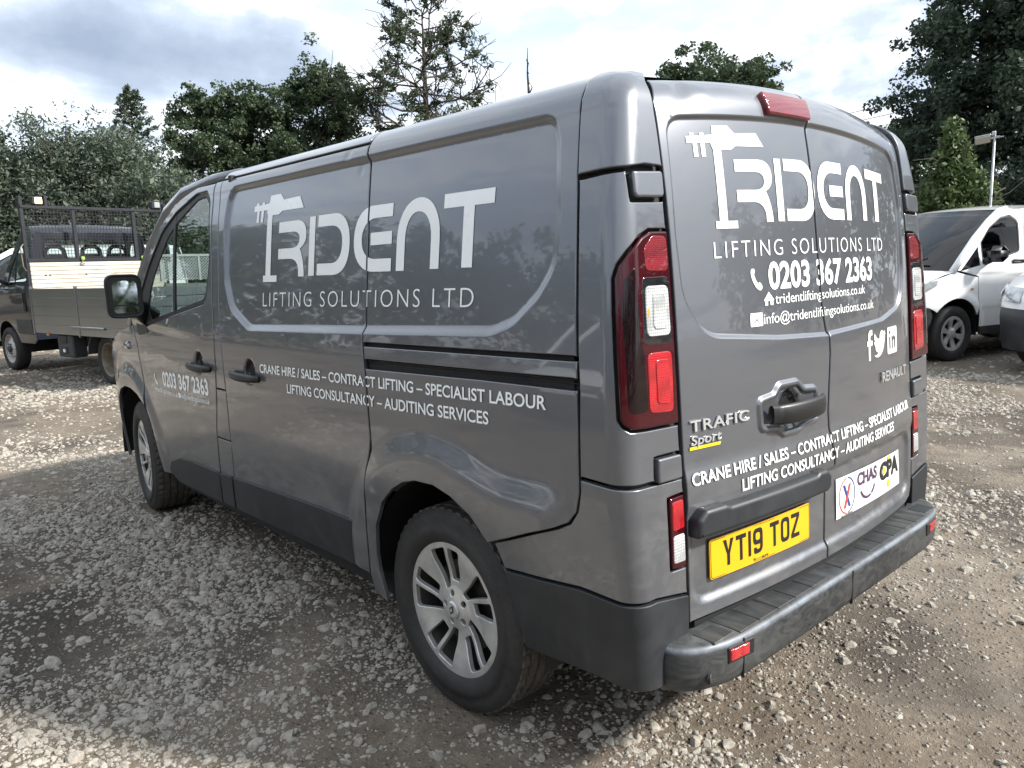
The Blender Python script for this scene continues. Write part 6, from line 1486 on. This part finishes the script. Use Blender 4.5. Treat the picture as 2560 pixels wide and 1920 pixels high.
    loft('roof', [(.30,1.85,.44,1.87),(.5,1.925,.5,1.88),(1.5,1.95,1.5,1.89),(2.6,1.94,2.6,1.88),(3.05,1.905,2.98,1.866),(3.30,1.865,3.16,1.845)], P, sub=2)
    ws = loft('windscreen', [(3.30,1.862,3.20,1.82),(3.85,1.52,3.68,1.505),(4.42,1.13,4.10,1.095)], M['dark_glass'], sub=3)
    for sg in (1, -1):
        b = MB(); pts = []
        for x, v in ((3.06,1.872),(3.22,1.825),(3.44,1.69),(3.70,1.485),(3.92,1.275),(4.12,1.085)):
            q = So(np.array([x]), np.array([v]))[0]; pts.append((q[0]+.03, sg*(q[1]-.030), q[2]))
        b.tube(pts, [.032, .042, .045, .045, .045, .045], 10); b.build('windscreen_pillar', P, V, True)
    b = MB(); b.tube([(4.40,-.55,1.15),(4.20,.05,1.30)], .012, 6); b.tube([(4.40,.1,1.15),(4.22,.62,1.27)], .012, 6); b.build('wiper', M['black'], V)
    loft('bonnet', [(4.43,1.13,4.10,1.092),(4.62,1.08,4.30,1.055),(4.80,.99,4.50,.99),(4.93,.90,4.66,.925)], P, sub=2)
    loft('nose', [(4.93,.90,4.66,.925),(4.985,.82,4.76,.84),(5.02,.70,4.78,.70)], P, sub=2)
    loft('front_bumper', [(5.02,.70,4.78,.70),(5.06,.60,4.84,.60),(5.05,.40,4.84,.40),(5.02,.25,4.80,.25)], M['trim'], sub=2)
    for sg in (1, -1):
        rows = []; st = [(4.915,.915,4.64,.935),(4.955,.86,4.71,.88),(4.99,.80,4.765,.82),(5.005,.755,4.775,.77)]; es = np.linspace(.60, .985, 7)
        for i, (xc, zc, xe, ve) in enumerate(st):
            e = So(np.array([xe]), np.array([ve]))[0]
            for eta in es: k = eta**2.3; rows.append((xc+(e[0]-xc)*k+.012, sg*e[1]*eta, zc+(e[2]-zc)*k+.004))
        F = [(i*7+j, i*7+j+1, (i+1)*7+j+1, (i+1)*7+j) if sg < 0 else ((i+1)*7+j, (i+1)*7+j+1, i*7+j+1, i*7+j) for i in range(3) for j in range(6)]; part('headlight', rows, F, M['headlight'], V)
    b = MB()
    for z in (.80, .76, .72): b.box((5.012, 0, z), (.02, .70, .022), bev=.004)
    b.build('grille', M['gloss_black'], V); b = MB(); b.lathe([(0, .012), (.06, .010), (.065, -.01)], 'x', 24, (5.018, 0, .79)); b.build('front_badge', M['chrome'], V)
    b = MB(); b.box((5.075, 0, .50), (.012, .52, .111), bev=.003); b.build('number_plate', M['sticker'], V)
    panel('rear_end', [(.80,.45),(.80,1.86),(-.80,1.86),(-.80,.45)], rear, P, V, h=.2, off=-.02)
    b = MB(); b.box((2.5, 0, .42), (4.2, 1.45, .22)); b.build('underbody', M['black'], V)
    b = MB(); b.box((2.75, 0, 1.1), (.04, 1.7, 1.3)); b.box((3.9, 0, .95), (.7, 1.6, .2)); b.build('cab_lining', M['dark'], V)
    for yy in (.45, -.45): b = MB(); b.box((2.95, yy, 1.10), (.14, .46, .66), Matrix.Rotation(R(-10), 3, 'Y'), bev=.05); b.box((2.88, yy, 1.50), (.10, .25, .18), bev=.045); b.build('seat', M['seat'], V, True)
    for sg in (1, -1):
        for hub in (HUB_F, HUB_R):
            w = bpy.data.objects.new('wheel', None); COL.objects.link(w); w.parent = V; w.location = (hub[0], sg*.825, .343); w.rotation_euler = (0, R(12+spin), 0 if sg > 0 else math.pi); w.empty_display_size = .1
            b = MB(); b.lathe([(.214, .08), (.235, .098), (.29, .106), (.32, .098), (.343, .075), (.343, -.08), (.32, -.1), (.22, -.09)], 'y', 40); b.build('tyre', M['tyre'], w, True)
            def S(u, v): r = np.hypot(u, v); return np.stack([u, .085-.02*smooth((r-.03)/.05)*smooth((.20-r)/.12), v], 1)
            circ = [(.216*math.cos(a), .216*math.sin(a)) for a in np.linspace(0, 2*math.pi, 41)[:-1]]
            hol = [rpoly([(.075*math.cos(a-.18), .075*math.sin(a-.18), .01), (.185*math.cos(a-.33), .185*math.sin(a-.33), .015), (.185*math.cos(a+.33), .185*math.sin(a+.33), .015), (.075*math.cos(a+.18), .075*math.sin(a+.18), .01)], n=3) for a in np.linspace(0, 2*math.pi, 7)[:-1]]
            panel('rim', circ, S, M['alloy'], w, h=.025, depth=.03, holes=hol); b = MB(); b.lathe([(.216, .06), (.20, -.02), (0, -.02)], 'y', 32); b.build('brake_drum', M['black'], w)
    return V
G = 'white vans parked beyond the grey van'
build_other_van('white van facing the camera side, seen from windscreen to front door behind the grey van', (2.58,-8.62), 70, group=G)
build_other_van('white van at the right edge showing only its headlight and dark bumper', (1.83,-8.90), 70, left_wheel=False, group=G, spin=30)
build_other_van('dark blue van with only its roof showing above the white van windscreen', (6.3,-12.9), 70, 'navy_paint', group=G)
build_other_van('white van standing broadside behind the tipper truck cab', (18.96,-.81), 76, group=G, scale=(1.15, 1.15, 1.13))
build_other_van('white van seen through the grey van cab glass, parked before the bushes', (13.6,-5.9), 60, group=G)
build_other_van('white van parked opposite, mirrored in the grey van side', (5.4,6.3), -97, group=G)

def build_lamp_post():
    x, y = place(-73.65, 24); T = thing('lamp_post', 'slim galvanised post with a tilted solar lamp panel on top', 'lamp post', (x, y, 0), R(-75))
    b = MB(); b.tube([(0, 0, -.1), (0, 0, 4.32)], [.036, .030], 12); b.build('pole', M['galv'], T, True)
    rot = Matrix.Rotation(R(26), 3, 'Y') @ Matrix.Rotation(R(-8), 3, 'X')
    b = MB(); b.box((-.06, .26, 4.22), (.34, .36, .035), rot, bev=.008); p = b.build('solar_panel', M['galv'], T)
    b = MB(); b.box((-.075, .26, 4.192), (.30, .32, .016), rot, bev=.004); b.build('lamp_face', M['sticker'], p)
    b = MB(); b.bar((0, -.12, 4.26), (0, .26, 4.21), .05); b.box((0, .02, 4.34), (.10, .10, .12), bev=.02); b.build('bracket', M['galv'], T)
    b = MB(); b.box((0, -.14, 4.25), (.04, .12, .03)); b.build('sensor_arm', M['galv'], T)
def build_power_line():
    T = thing('power_line', 'three thin power cables slanting across the sky on the right', 'power line', (*place(-64, 33), 0))
    for k, (e0, e1) in enumerate(((8.2, 13.2), (7.6, 12.6), (7.0, 12.0))):
        P = []
        for t in np.linspace(0, 1, 17):
            az = -58-30*t; x, y = place(az, 30/math.cos(R(az+73))); q0 = place(-64, 33)
            D = 30/math.cos(R(az+73)); P.append((x-q0[0], y-q0[1], 1.443+D*math.tan(R(e0+(e1-e0)*t))-.35*4*t*(1-t)))
        b = MB(); b.tube(P, .011, 5); b.build('cable', M['steel_dark'], T)
build_lamp_post(); build_power_line()
